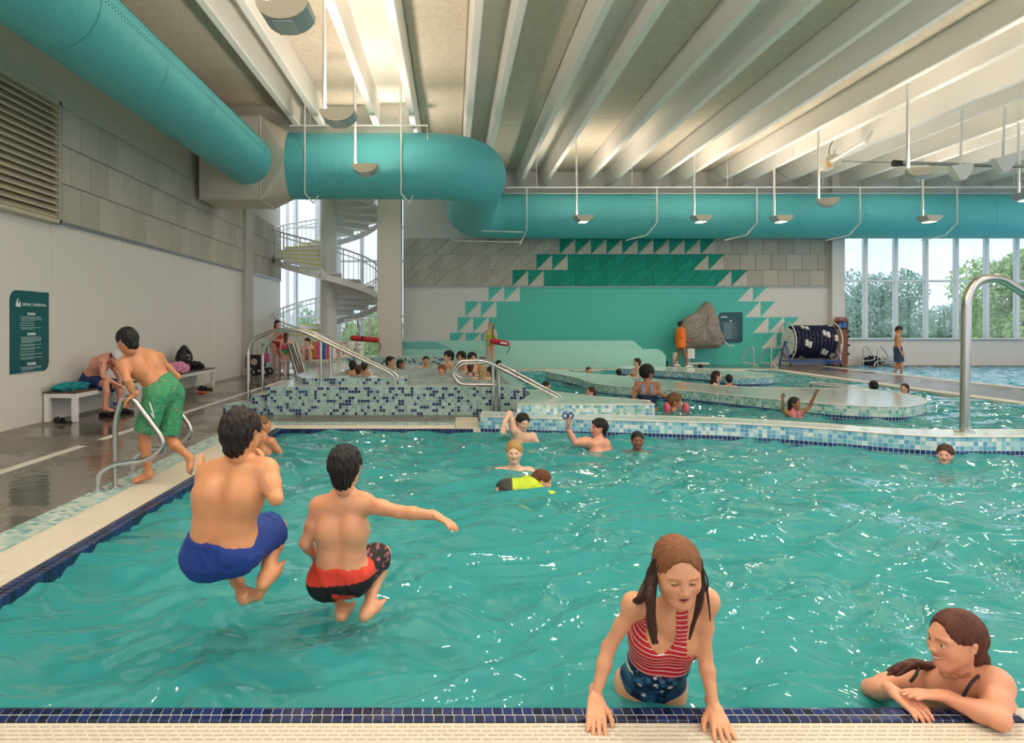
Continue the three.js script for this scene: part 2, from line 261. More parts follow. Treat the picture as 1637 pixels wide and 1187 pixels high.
// navy edge tiles of the pool, one by one where they can be told apart
{
  const nearEdge = structGroup('pool_edge_1', 'navy tiled rim of the near pool edge');
  
  const w = 0.0388, prof = (p, L = w - 0.003) => { const s = new THREE.Shape(); p.forEach(([a, b], i) => (i ? s.lineTo(a, b) : s.moveTo(a, b))); return new THREE.ExtrudeGeometry(s, { depth: L, bevelEnabled: false }); };
  const arc = []; for (let i = 0; i <= 6; i++) { const a = i / 6 * Math.PI / 2; arc.push([0.062 + 0.046 * Math.sin(a), -0.04 + 0.048 * Math.cos(a)]); }
  const inner = prof([[0.031, 0.006], ...arc.map(([a, b]) => [a, b]), [0.108, -0.09], [0.1, -0.09], [0.06, -0.012], [0.031, -0.012]]).rotateY(Math.PI / 2), outer = prof([[0.0, -0.006], [0.003, 0.001], [0.026, 0.004], [0.029, 0.003], [0.029, -0.012], [0, -0.012]]).rotateY(Math.PI / 2);
  obj('grout_bed', [prof([[0.0, -0.0075], [0.003, -0.001], [0.026, 0.002], [0.031, 0.0042], ...arc.map(([a, b]) => [a - 0.0016, b - 0.0016]), [0.106, -0.3], [0.0, -0.3]], 13.6).rotateY(Math.PI / 2).translate(-2.6, 0, -2.62)], M.grout, nearEdge);
  for (let i = 0; i < 104; i++) { const x = -1.86 + i * w; for (const [g, s] of [[inner, 0], [outer, 1]]) { const t = obj('edge_tile', g, M.navyTile[Math.floor(rnd() * 4)], nearEdge); t.position.set(x + s * 0.006, 0, -2.62); } }
  const leftEdge = structGroup('pool_edge_2', 'navy tiled rim of the left pool edge');
  obj('grout_bed', [bx(-2.597, -2.485, -0.3, -0.006, 2.62, 10.12)], M.grout, leftEdge);
  const tl = bx(-0.058, 0, -0.01, 0.004, 0, 0.05, 0.004), tl2 = bx(-0.055, 0, -0.14, 0.003, 0, 0.05, 0.004);
  for (let i = 0; i < 124; i++) { const d = 3.6 + i * 0.0525; for (const [g, x] of [[tl, -2.537], [tl2, -2.476]]) { const t = obj('edge_tile', g, M.navyTile[Math.floor(rnd() * 4)], leftEdge); t.position.set(x, 0, -d); } }
  const farEdge = structGroup('pool_edge_3', 'navy tiled rim below the raised whirlpool');
  obj('grout_bed', [bx(-2.6, 0.3, -0.3, -0.008, 10.04, 10.12)], M.grout, farEdge);
  const tf = bx(0, 0.049, -0.14, 0, 0, 0.05, 0.004);
  for (let i = 0; i < 54; i++) { const t = obj('edge_tile', tf, M.navyTile[Math.floor(rnd() * 4)], farEdge); t.position.set(-2.5 + i * 0.052, 0, -10.03); }
}
// white line on the deck, in two lengths
struct('floor_line_1', bx(-4.7, -4.58, 0, 0.004, 2, 8.62), M.whitePaint, 'nearer length of the white line on the wet deck');
struct('floor_line_2', bx(-4.7, -4.58, 0, 0.004, 9.1, 19), M.whitePaint, 'farther length of the white line on the wet deck');

// left wall with its fibre panels and louvre
{
  const wall = structGroup('wall_left', 'white left wall with grey fibre acoustic panels');
  obj('wall_surface', [bx(XL - 0.3, XL, -0.1, YC + 0.3, DF, 25.7)], M.wall, wall);
  obj('upper_wall', [bx(XL - 0.01, XL + 0.02, 5.12, YC, DF, 25.6)], M.wallUpper, wall);
  const PH = 0.627, PW = 0.625; let n = 0;
  const row = (r, d0, d1) => { const off = (r === 1) ? PW / 2 : 0; for (let d = d0 - off; d < d1 - 0.02; d += PW) { const a = Math.max(d, d0), b = Math.min(d + PW, d1); if (b - a > 0.05) obj('acoustic_panel', bx(XL, XL + 0.06, 3.2 + r * PH + 0.006, 3.2 + (r + 1) * PH - 0.006, a + 0.006, b - 0.006, 0.007), M.fibre[(n++ * 7) % 3], wall); } };
  for (let r = 0; r < 3; r++) { row(r, 11.16, 21.0); row(r, 21.8, 25.6); }
  obj('panel_ledge', [bx(XL, XL + 0.075, 3.165, 3.2, 11.16, 21.0), bx(XL, XL + 0.075, 3.165, 3.2, 21.8, 25.6)], M.greyMetal, wall);
  obj('column', bx(XL, XL + 0.14, 0, 5.2, 20.95, 21.75, 0.01), std({ color: 0xb8b4aa, roughness: 0.5 }), wall);
  obj('wall_seam', [11.0, 13.4, 15.8, 18.2, 20.6].map((d) => bx(XL, XL + 0.004, 0, 3.16, d, d + 0.006)), M.wallUpper, wall);
  const lv = thing('louvre', 'beige horizontal blade louvre high on the left wall', 'vent', [XL, 0, 0]);
  obj('frame', [bx(0, 0.16, 5.02, 5.1, 8, 11.02), bx(0, 0.16, 3.14, 3.2, 8, 11.02), bx(0, 0.16, 3.14, 5.1, 10.98, 11.02), bx(0, 0.16, 3.14, 5.1, 7.96, 8)], M.louver, lv);
  obj('backing', bx(0.001, 0.012, 3.2, 5.02, 8, 10.98), M.louver, lv);
  const blade = extrude([[0.012, 0.105], [0.03, 0.115], [0.15, 0.012], [0.15, -0.008], [0.135, -0.008]], 2.96);
  for (let i = 0; i < 17; i++) { const b = obj('blade', blade, M.louver, lv); b.position.set(0, 3.22 + i * 0.107, -10.97); }
  const ch = obj('perforated_channel', [bx(0, 0.1, 3.14, 5.12, 11.03, 11.05), bx(0, 0.1, 3.14, 5.12, 11.13, 11.15), bx(0, 0.03, 3.14, 5.12, 11.03, 11.15), ...Array.from({ length: 18 }, (_, i) => bx(0.03, 0.09, 3.16 + i * 0.11, 3.21 + i * 0.11, 11.05, 11.13))], M.greyMetal, lv);
  ch.userData.label = 'grey slotted metal channel';
}
// bulkhead above the stair bay
struct('wall_bulkhead', bx(XL, -1.05, 6.55, YC, 18.55, 18.75), M.wallUpper, 'upper wall closing the bay above the round duct');

// back wall
const BX0 = -1.9, BX1 = 14.55, m26 = DB / FOCAL, bX = (px) => (px - CX) * m26, bY = (py) => EYE - (py - CY) * m26;
{
  const wall = structGroup('wall_back', 'pale back wall with a teal triangle mural');
  obj('wall_surface', [bx(BX0, XR + 0.3, YS - 0.7, YC + 0.3, DB, DB + 0.3), bx(BX0, 15.04, -0.1, YS - 0.7, DB, DB + 0.3), bx(15.04, XR + 0.3, -0.1, 1.04, DB, DB + 0.3), bx(XL, BX0, 6.9, YC + 0.3, DB - 3.2, DB - 2.9)], M.backWall, wall);
  obj('column', bx(14.55, 15.04, 0, YC, DB - 0.25, DB + 0.02, 0.01), M.backWall, wall);
  obj('panel_ledge', bx(BX0, 14.5, 3.0, 3.03, DB - 0.07, DB), M.greyMetal, wall);
  // three rows of square fibre panels, split along the diagonal where the mural crosses them
  const C = 24.93 * m26, rows = [[894.5, 10, [381, 406.3], 0], [857.6, 2, [406.3, 431.5], 8], [819.4, 2, [431.5, 457], 11]];
  const tri = (x, y, s, h, up) => extrude(up ? [[0.006, 0.018], [s - 0.018, h - 0.006], [0.006, h - 0.006]] : [[0.018, 0.006], [s - 0.006, 0.006], [s - 0.006, h - 0.018]], 0.05, 0.003).translate(x, y, -DB + 0.003);
  const sq = (x, y, w, h) => bx(x + 0.006, x + w - 0.006, y + 0.006, y + h - 0.006, DB - 0.055, DB, 0.006);
  rows.forEach(([px0, halves, [yt, yb], fullCells], r) => {
    const x0 = bX(px0), y = bY(yb), h = bY(yt) - y; let k = 0;
    for (let x = x0 - C * Math.ceil((x0 - BX0) / C); x < x0 - 0.01; x += C) { const a = Math.max(x, BX0 + 0.02); if (x + C - a < 0.2) continue; if (a > x + 0.01) obj('acoustic_panel', sq(a, y, x + C - a, h), M.fibre[k++ % 3], wall); else { obj('acoustic_panel', tri(x, y, C, h, true), M.fibre[k++ % 3], wall); obj('acoustic_panel', tri(x, y, C, h, false), M.fibre[k++ % 3], wall); } }
    let x = x0; const half = () => { obj('acoustic_panel', tri(x, y, C, h, true), M.fibreTeal[k++ % 3], wall); obj('acoustic_panel', tri(x, y, C, h, false), M.fibreWhite, wall); x += C; };
    for (let i = 0; i < halves; i++) half();
    for (let i = 0; i < fullCells; i++) { obj('acoustic_panel', tri(x, y, C, h, true), M.fibreTeal[k++ % 3], wall); obj('acoustic_panel', tri(x, y, C, h, false), M.fibreTeal[k++ % 3], wall); x += C; }
    if (r) { half(); half(); }
    const off = r === 1 ? 0 : C / 2; for (x -= off ? 0 : 0; x < 14.45; x += C) { const w = Math.min(C, 14.5 - x); if (w > 0.1) obj('acoustic_panel', sq(x, y, w, h), M.fibre[k++ % 3], wall); }
  });
  // the painted lower rows: teal field and half squares
  const painted = [], flat = (pts) => extrude(pts.map(([x, y]) => [bX(x), bY(y)]), 0.003).translate(0, 0, -DB);
  const prow = (yt, yb, xl, nl, xr, nr) => {
    const c = 24.93, hc = yb - yt, R = 1; let x = xl;
    for (let i = 0; i < nl; i++) { painted.push(flat([[x, yt], [x, yb], [x + c - 1, yt]])); x += c; }
    painted.push(flat([[x, yt], [x, yb], [xr, yb], [xr, yt]])); x = xr;
    for (let i = 0; i < nr; i++) { painted.push(flat([[x, yt], [x, yb], [x + c - 1, yt]])); x += c; }
  };
  prow(457, 481.5, 781.2, 2, 1178.7, 2); prow(481.5, 506.6, 743.8, 2, 1191, 2); prow(506.6, 531.5, 731.5, 2, 1203.8, 3); prow(531.5, 556.5, 719.2, 3, 1216.5, 2); prow(556.5, 583.3, 707, 3, 1229, 1);
  obj('painted_mural', painted, M.tealPaint, wall);
}
// windows of the back wall
function windowWall(name, label, x0, x1, y0, y1, d, mull, trans, mw = 0.14) {
  const w = structGroup(name, label), xs = [x0, ...mull, x1], ys = [y0, ...trans, y1];
  obj('window_sill', bx(x0, x1, y0 - 0.06, y0, d - 0.12, d + 0.2, 0.008), M.aluminium, w);
  for (const x of xs) obj('mullion', bx(x - mw / 2, x + mw / 2, y0, y1, d - 0.07, d + 0.1, 0.008), M.aluminium, w);
  for (const y of [...trans, y1]) for (let i = 0; i < xs.length - 1; i++) obj('transom', bx(xs[i] + mw / 2, xs[i + 1] - mw / 2, y - 0.04, y + 0.04, d - 0.05, d + 0.08, 0.006), M.aluminium, w);
  for (let i = 0; i < xs.length - 1; i++) for (let j = 0; j < ys.length - 1; j++) obj('pane', bx(xs[i] + mw / 2, xs[i + 1] - mw / 2, ys[j] + 0.02, ys[j + 1] - 0.02, d + 0.03, d + 0.031), M.tintGlass, w);
  return w;
}
windowWall('window_1', 'tall aluminium framed window wall overlooking trees', 15.06, 25.98, 1.04, YS - 0.65, DB, [1383, 1431.4, 1479.8, 1528.2, 1576.6, 1625, 1673, 1721, 1770].map(bX), [3.24, 4.95]);
windowWall('window_2', 'full height glazing of the stair tower', -6.5, -1.75, 0.1, 7.4, 28.6, [-5.6, -4.7, -3.75, -2.8], [1.9, 4.2, 5.6], 0.16);
{ const g = structGroup('window_3', 'side glazing of the stair tower'); obj('pane', bx(XL - 0.1, XL - 0.099, 0, 7.4, 25.75, 28.5), M.glass, g); for (const d of [25.8, 27.2, 28.5]) obj('mullion', bx(XL - 0.16, XL - 0.04, 0, 7.4, d - 0.06, d + 0.06), M.aluminium, g); }
struct('wall_tower', [bx(-1.9, -1.6, -0.1, YC, DB + 0.3, 28.8), bx(XL - 0.3, -1.6, -0.1, 0.1, 28.5, 28.8)], M.backWall, 'side wall and roof of the stair tower');
// walls out of the picture: windows on the right, plain wall behind
{
  const w = structGroup('wall_right', 'right wall with tall windows'), geo = [bx(XR, XR + 0.3, -0.1, 1.0, DF, DB), bx(XR, XR + 0.3, 6.3, YC + 0.3, DF, DB)], frames = [], panes = [];
  for (let d = DF; d <= DB; d += 2.45) { frames.push(bx(XR - 0.05, XR + 0.12, 1, 6.3, d - 0.08, d + 0.08)); }
  frames.push(bx(XR - 0.04, XR + 0.1, 3.2, 3.28, DF, DB)); panes.push(bx(XR + 0.05, XR + 0.051, 1, 6.3, DF, DB));
  obj('wall_surface', geo, M.wall, w); obj('window_frame', frames, M.aluminium, w); obj('pane', panes, M.glass, w);
  const fw = structGroup('wall_front', 'window wall behind the photographer'), ff = [];
  obj('wall_surface', [bx(XL - 0.3, XR + 0.3, -0.1, 0.5, DF - 0.3, DF), bx(XL - 0.3, XR + 0.3, 6.4, YC + 0.3, DF - 0.3, DF)], M.wall, fw);
  for (let x = XL; x <= XR; x += 2.4) ff.push(bx(x - 0.08, x + 0.08, 0.5, 6.4, DF - 0.2, DF)); ff.push(bx(XL, XR, 3, 3.08, DF - 0.2, DF));
  obj('window_frame', ff, M.aluminium, fw); obj('pane', bx(XL, XR, 0.5, 6.4, DF - 0.15, DF - 0.149), M.glass, fw);
}
// free-standing column by the stair
struct('column', bx(-2.47, -1.69, 0, YC, 22.6, 23.3, 0.015), std({ color: 0xd2cbbf, roughness: 0.6 }), 'square pale concrete column beside the spiral stair');

// ceiling: double tees, boards between the stems
{
  const c = structGroup('ceiling', 'cream concrete double tee ceiling with acoustic boards');
  obj('slab', [bx(XL - 0.3, XR + 0.3, YC, YC + 0.3, DF, 23.5), bx(BX0, XR + 0.3, YC, YC + 0.3, 23.5, DB + 0.3)], M.ceiling, c);
  obj('skylight_pane', bx(XL - 0.2, BX0, 7.42, 7.421, 23.5, 28.7), M.glass, c);
  const off = [-404, -340, -198, -101, 43, 113, 251, 341, 488, 585, 730, 825]; while (off[off.length - 1] < 2480) off.push(off[off.length - 1] + (off.length % 2 ? 95 : 145));
  const xs = off.map((o) => o * 5.37 / 521), prof = [[-0.085, YS], [0.085, YS], [0.12, YC], [-0.12, YC]];
  const stem = extrude([[-0.07, YS], [0.07, YS], [0.085, YS + 0.02], [0.125, YC + 0.01], [-0.125, YC + 0.01], [-0.085, YS + 0.02]], DB - DF - 0.02); worldUV(stem); const shortStem = extrude([[-0.07, YS], [0.07, YS], [0.085, YS + 0.02], [0.125, YC + 0.01], [-0.125, YC + 0.01], [-0.085, YS + 0.02]], 18.7 - DF).translate(0, 0, DB - 18.7); worldUV(shortStem);
  for (const x of xs) { const s = obj('stem', x < -1.5 ? shortStem : stem, M.stem, c); s.position.set(x, 0, -DB + 0.01); }
  let n = 0;
  for (let i = 0; i < xs.length - 1; i++) if (xs[i + 1] - xs[i] > 1.2 && xs[i] < 9) for (let d = 0.6 + (i % 3) * 0.7; d < 26; d += 3.05) obj('ceiling_board', bx(xs[i] + 0.16, xs[i + 1] - 0.16, YC - 0.05, YC - 0.012, d, Math.min(d + 3.04, 26.4), 0.004), M.board, c);
  for (let d = 0.6; d < 18; d += 3.05) obj('ceiling_board', bx(XL + 0.06, xs[0] - 0.16, YC - 0.05, YC - 0.012, d, d + 3.04, 0.004), M.board, c);
}

// ---------------------------------------------------------------- water
function waves(x, d, a = 1) {
  const wx = x + 0.25 * noise2(x * 0.7, d * 0.7), wd = d + 0.25 * noise2(x * 0.7 + 40, d * 0.7);
  const u = 0.94 * wx + 0.34 * wd, v = 0.94 * wd - 0.34 * wx; let h = 0.030 * noise2(u * 0.7, v * 1.4) + 0.025 * noise2(u * 1.2 + 7, v * 2.9) + 0.0115 * noise2(u * 2.6, v * 6 + 3) + 0.003 * noise2(wx * 8, wd * 11);
  return 1.25 * a * h;
}
function sheet(xs, ds, y, amp, skip) {
  const nx = xs.length, nd = ds.length, pos = new Float32Array(nx * nd * 3), uv = new Float32Array(nx * nd * 2), idx = [];
  for (let j = 0; j < nd; j++) for (let i = 0; i < nx; i++) { const o = j * nx + i; pos[3 * o] = xs[i]; pos[3 * o + 1] = y + waves(xs[i], ds[j], amp); pos[3 * o + 2] = -ds[j]; uv[2 * o] = xs[i]; uv[2 * o + 1] = ds[j]; }
  for (let j = 0; j < nd - 1; j++) for (let i = 0; i < nx - 1; i++) { if (skip && skip(xs[i], ds[j])) continue; const a = j * nx + i; idx.push(a, a + 1, a + nx, a + 1, a + nx + 1, a + nx); }
  const g = new THREE.BufferGeometry(); g.setAttribute('position', new THREE.BufferAttribute(pos, 3)); g.setAttribute('uv', new THREE.BufferAttribute(uv, 2)); g.setIndex(idx); g.computeVertexNormals(); return g;
}
const range = (a, b, step) => { const n = Math.max(1, Math.round((b - a) / step)); return Array.from({ length: n + 1 }, (_, i) => a + (b - a) * i / n); };
{
  const ds = [2.715]; while (ds[ds.length - 1] < 23.9) ds.push(Math.min(23.9, ds[ds.length - 1] + 0.0062 * ds[ds.length - 1]));
  struct('water', sheet([...range(-2.475, 6, 0.024), ...range(6.06, 11, 0.06)], ds, POOL.w, 1, (x, d) => x < 1.15 && d > 10.2), M.water, 'rippled teal water of the leisure pool');
  struct('water', sheet(range(14, 24, 0.09), range(2, 25.9, 0.07), POOL.w, 1, null), M.waterBlue, 'choppy pale blue water of the far lap pool');
}

// ---------------------------------------------------------------- raised whirlpool, walls and islands in the water
{
  const body = structGroup('whirlpool', 'raised whirlpool clad in green and navy mosaic tiles'), T = 0.478;
  const outer = [[-3.12, 11.6], [1.24, 11.6], [1.24, 19], [-3.12, 19]];
  obj('tiled_wall', raised(outer, 0, T).side, M.tubTile, body);
  obj('rim', [bx(-3.115, 1.235, T - 0.06, T + 0.002, 11.606, 12.1), bx(-3.115, -2.2, T - 0.06, T, 12.1, 19), bx(-2.2, 1.24, T - 0.06, T, 18.3, 19), bx(1.0, 1.24, T - 0.06, T, 12.1, 18.3)], M.paleTile, body);
  const tier = [raised([[-2.63, 12.1], [-0.79, 12.1], [-0.79, 12.75], [-2.05, 12.75], [-2.2, 12.9], [-2.2, 18.3], [-2.95, 18.3], [-2.95, 12.9]], T, T + 0.11), raised([[-2.95, 18.3], [0.9, 18.3], [0.9, 18.75], [-2.95, 18.75]], T, T + 0.2)];
  tier.forEach((t) => { obj('raised_ledge', t.side, M.tubTile, body); obj('ledge_top', t.top, M.paleTile, body); });
  const step = raised([[-3.9, 11.7], [-3.12, 11.7], [-3.12, 13.0], [-3.6, 13.0]], 0, 0.17), step2 = raised([[-3.42, 11.75], [-3.12, 11.75], [-3.12, 13.4], [-3.3, 13.4]], 0.17, 0.33);
  for (const s of [step, step2]) { obj('entry_step', s.side, M.tubTile, body); obj('step_top', s.top, M.paleTile, body); }
  const hs = (x, d) => waves(x * 1.7, d * 1.7, 1);
  struct('water', sheet(range(-2.2, 1.05, 0.03), range(12.05, 18.35, 0.035), T - 0.02, 0.9, (x, d) => x < -0.82 && d < 12.7), M.waterTub, 'bubbling grey water in the raised whirlpool');
}
const isle = (name, label, plan, mat, y1 = 0.18, y0 = -0.36) => { const g = structGroup(name, label), r = raised(plan, y0, y1); obj('tiled_side', r.side, mat, g); obj('tiled_top', r.top, M.paleTile, g); obj('tile_nosing', tube(plan.map(([x, d]) => V(x, y1 - 0.006, -d)), 0.011, 6, false, true), M.whitePaint, g); return g; };
const topPt = (x, y, Y = 0.18) => { const p = onto(x, y, Y); return [p.x, -p.z]; };
{
  // y0 = -0.6 keeps eleven rows; the ninth row up is the last navy one, at the water line
  const front = [[768, 665], [900, 668.5], [1040, 672], [1150, 675], [1250, 680], [1340, 686], [1430, 693], [1500, 697], [1637, 697]].map(([x, y]) => topPt(x, y));
  const back = front.map(([x, d], i) => [x + 0.05, d + 0.55]).reverse(); front.push([7.9, 8.15], [11, 7.9]); back.unshift([11, 8.5], [7.9, 8.75]);
  isle('pool_wall_1', 'low curving pool wall of pale blue and white tiles', [...front, ...back], M.islandBlue, 0.18, -0.6);
  const p2 = [[841, 650], [1058, 650], [1058, 644], [1040, 640], [950, 633], [890, 626], [841, 622]].map(([x, y]) => topPt(x, y, 0.33));
  isle('pool_step', 'tiled step block between the whirlpool and the curving wall', [[p2[0][0] - 0.1, 10.32], [p2[1][0], 10.32], [p2[1][0] + 0.01, 10.75], ...p2.slice(3), [p2[6][0], 11.9]], M.stepTile, 0.33, 0.1);
  const i1 = smoothPlan([[872, 592], [920, 603], [967, 615], [1089, 623], [1223, 636], [1337, 646], [1436, 649.5], [1472, 645], [1482, 639], [1468, 633], [1447, 629], [1400, 622.5], [1300, 620], [1180, 618], [1090, 610], [1000, 601], [930, 596], [885, 590]].map(([x, y]) => topPt(x, y)), 90);
  isle('pool_island_1', 'large curved island wall with wet pale green top', i1, M.islandGreen, 0.18, -0.6);
  const i2 = smoothPlan([[993, 588], [1060, 592], [1135, 597], [1172, 602.5], [1226, 602], [1236, 599], [1200, 594], [1140, 589.5], [1060, 586], [1005, 585.5]].map(([x, y]) => topPt(x, y)), 60);
  isle('pool_island_2', 'smaller blue tiled island near the back deck', i2, M.islandBlue, 0.18, -0.6);
  const i3 = smoothPlan([[1294, 612], [1330, 617], [1368, 621], [1388, 622], [1375, 617], [1330, 612], [1305, 610]].map(([x, y]) => topPt(x, y)), 40);
  isle('pool_island_3', 'short tiled wall end behind the large island', i3, M.islandGreen, 0.18, -0.6);
}
// slide run-out along the back wall
{
  const s = thing('slide_runout', 'long mint green water slide trough along the mural wall', 'water slide', [0, 0, 0]);
  const x0 = -1.85, x1 = 7.65, prof = [[0, 0], [x1 - x0, 0], [x1 - x0, 0.42], [x1 - x0 - 0.15, 0.6], [x1 - x0 - 0.3, 0.66], [0, 0.66]];
  obj('front_panel', extrude(prof, 0.06, 0.015).translate(x0, 0, -24.75), M.mint, s);
  obj('back_panel', extrude([[0, 0], [9.3, 0], [8.9, 0.7], [8.6, 0.95], [0, 0.95]], 0.05, 0.01).translate(x0, 0, -25.75), M.mint, s);
  obj('trough', bx(x0, x1 - 0.3, 0.05, 0.3, 24.75, 25.7), M.mint, s);
  for (const x of [0.9, 3.1, 5.2]) obj('seam', bx(x, x + 0.012, 0.02, 0.64, 24.66, 24.69), M.whitePaint, s);
  obj('end_wedge', extrude([[0, 0.68], [1.9, 0.68], [1.2, 0.93], [0, 0.93]], 0.3, 0.01).translate(x0, 0, -25.2), std({ color: 0x6fb9b3, roughness: 0.3 }), s);
  obj('drain_box', bx(7.62, 7.78, 0, 0.25, 24.8, 25.1, 0.01), M.black, s);
}

// ---------------------------------------------------------------- round fabric ducts
{
  const Y = 5.58;
  const ld = thing('air_duct', 'round teal fabric duct along the left wall', 'duct');
  obj('duct_sleeve', tube([V(-5.02, Y, 7.5), V(-5.02, Y, -16.95)], 0.6, 56), M.duct, ld);
  for (let d = 2.5; d < 16.5; d += 2.05) obj('seam', tube([V(-5.02, Y, -d), V(-5.02, Y, -d - 0.025)], 0.61, 56, false), M.duct, ld);
  const holes = []; for (const an of [5, 38]) for (let d = 3; d < 16.4; d += 0.085) for (const k of [0, 0.05]) { const a = an * Math.PI / 180 + k / 0.6; holes.push(new THREE.CylinderGeometry(0.011, 0.011, 0.006, 6).rotateX(Math.PI / 2).rotateX(0).translate(0, 0, 0.6).rotateY(0).applyMatrix4(new THREE.Matrix4().makeRotationX(0)).applyMatrix4(new THREE.Matrix4().makeBasis(V(0, 0, -1), V(-Math.sin(a), Math.cos(a), 0), V(Math.cos(a), Math.sin(a), 0))).translate(-5.02, Y, -d)); }
  const hm = obj('air_hole', holes, M.black, ld); hm.userData.kind = 'stuff';
  const tb = thing('duct_box', 'cream sheet metal plenum box joining the two ducts', 'duct');
  // box with cross-broken faces, then a square-to-round transition
  const X0 = -6.2, X1 = -4.72, y0 = 4.62, y1 = 6.66, d0 = 16.9, d1 = 18.35, pyr = (a, b, c, d, n, k) => { const m = a.clone().add(b).add(c).add(d).multiplyScalar(0.25).addScaledVector(n, k); return [a, b, m, b, c, m, c, d, m, d, a, m]; }, q = (x, y, d) => V(x, y, -d);
  const P = [pyr(q(X0, y0, d0), q(X1, y0, d0), q(X1, y1, d0), q(X0, y1, d0), V(0, 0, 1), 0.05), pyr(q(X0, y0, d1), q(X0, y0, d0), q(X0, y1, d0), q(X0, y1, d1), V(-1, 0, 0), 0.03), pyr(q(X0, y0, d1), q(X1, y0, d1), q(X1, y0, d0), q(X0, y0, d0), V(0, -1, 0), 0.03), pyr(q(X0, y1, d0), q(X1, y1, d0), q(X1, y1, d1), q(X0, y1, d1), V(0, 1, 0), 0.03), pyr(q(X1, y0, d1), q(X0, y0, d1), q(X0, y1, d1), q(X1, y1, d1), V(0, 0, -1), 0.03)].flat();
  const soup = (pts) => { const g = new THREE.BufferGeometry(); g.setAttribute('position', new THREE.Float32BufferAttribute(pts.flatMap((v) => [v.x, v.y, v.z]), 3)); g.computeVertexNormals(); return g; };
  obj('plenum', soup(P), M.box, tb);
  const tr = [], cr = [q(X1, y0, d0), q(X1, y0, d1), q(X1, y1, d1), q(X1, y1, d0)], N = 48, ring = Array.from({ length: N + 1 }, (_, i) => { const a = (i / N) * Math.PI * 2 + Math.PI * 1.25; return V(-4.1, Y + 0.84 * Math.sin(a), -17.6 - 0.84 * Math.cos(a + Math.PI)); });
  const corner = (v) => cr.reduce((b, c) => (c.distanceTo(v) < b.distanceTo(v) ? c : b));
  for (let i = 0; i < N; i++) { const a = ring[i], b = ring[i + 1], ca = corner(a), cb = corner(b); tr.push(a, b, cb); if (ca !== cb) tr.push(a, cb, ca); }
  obj('transition', soup(tr), M.box, tb);
  obj('corner_flange', [rod(cr[0], cr[3], 0.025, 6), rod(cr[0], cr[1], 0.025, 6), rod(cr[3], cr[2], 0.025, 6), rod(q(X0, y0, d0), cr[0], 0.02, 6), rod(q(X0, y0, d0), q(X0, y1, d0), 0.02, 6)], M.box, tb);
  const cd = thing('air_duct', 'round teal fabric duct bending across to the back wall', 'duct');
  const arc = (cx, cd, r, a0, a1) => Array.from({ length: 15 }, (_, i) => { const a = lerp(a0, a1, i / 14); return V(cx + r * Math.cos(a), Y, -(cd + r * Math.sin(a))); });
  const path = [V(-4.12, Y, -17.6), V(-2.5, Y, -17.6), V(-0.61, Y, -17.6), ...arc(-0.61, 18.85, 1.25, -Math.PI / 2, 0), V(0.64, Y, -21.5), ...arc(1.89, 24.25, 1.25, Math.PI, Math.PI / 2), V(8, Y, -25.5), V(16, Y, -25.5), V(25.9, Y, -25.5)];
  obj('duct_sleeve', tube(path, 0.83, 64), M.duct, cd);
  for (const x of [-3.75, -2.95, -1.25]) obj('seam', tube([V(x, Y, -17.6), V(x + 0.03, Y, -17.6)], 0.842, 56, false), M.duct, cd);
  for (let x = 3.1; x < 24; x += 2.35) obj('seam', tube([V(x, Y, -25.5), V(x + 0.03, Y, -25.5)], 0.842, 56, false), M.duct, cd);
  for (const d of [19.6, 21.4, 23.2]) obj('seam', tube([V(0.64, Y, -d), V(0.64, Y, -d - 0.03)], 0.842, 56, false), M.duct, cd);
  const gathers = []; for (let i = 0; i < 26; i++) { const a = 1.2 + i * 0.11, a2 = a + 0.25; gathers.push(tube([0, 0.3, 0.6, 1].map((t) => { const an = lerp(a, a2, t); return V(-4.08 + t * 0.3, Y + 0.833 * Math.sin(an), -17.6 - 0.833 * Math.cos(an)); }), (t) => 0.013 * (1 - 0.8 * t), 5, false)); }
  obj('gathered_cuff', gathers, M.duct, cd);
  const hl = []; for (let x = 2.2; x < 20; x += 0.16) hl.push(new THREE.CylinderGeometry(0.012, 0.012, 0.006, 6).rotateX(Math.PI / 2).translate(x, Y - 0.13, -25.5 + 0.82));
  const hm2 = obj('air_hole', hl, M.greyMetal, cd); hm2.userData.kind = 'stuff';
  // rails and hangers
  const r1 = thing('duct_rail', 'white suspension rail over the bending duct', 'rail');
  const arcOff = (k) => [V(-4.0, Y + 0.86, -16.95 + 0.0), V(-0.61, Y + 0.86, -16.95), ...arc(-0.61, 18.85, 1.9, -Math.PI / 2, 0), V(1.29, Y + 0.86, -22.3)];
  obj('rail_pipe', tube(arcOff(), 0.022, 8), M.whiteMetal, r1);
  for (const x of [-3.5, -2.4, -1.3]) obj('hanger_wire', rod(V(x, Y + 0.86, -16.95), V(x, YC, -16.95), 0.006, 5), M.whiteMetal, r1);
  const r2 = thing('duct_rail', 'long white pipe rail above the back wall duct', 'rail');
  obj('rail_pipe', [rod(V(1.9, 6.44, -24.5), V(25.9, 6.44, -24.5), 0.03, 8), rod(V(1.9, 6.3, -24.9), V(25.9, 6.3, -24.9), 0.015, 6)], M.whiteMetal, r2);
  for (let x = 3; x < 25; x += 3.4) obj('hanger_rod', rod(V(x, 6.44, -24.5), V(x, YC, -24.5), 0.012, 6), M.whiteMetal, r2);
  const places = ['left of the orange shirted walker', 'above the covered lift', 'left of the tall windows', 'over the windows'];
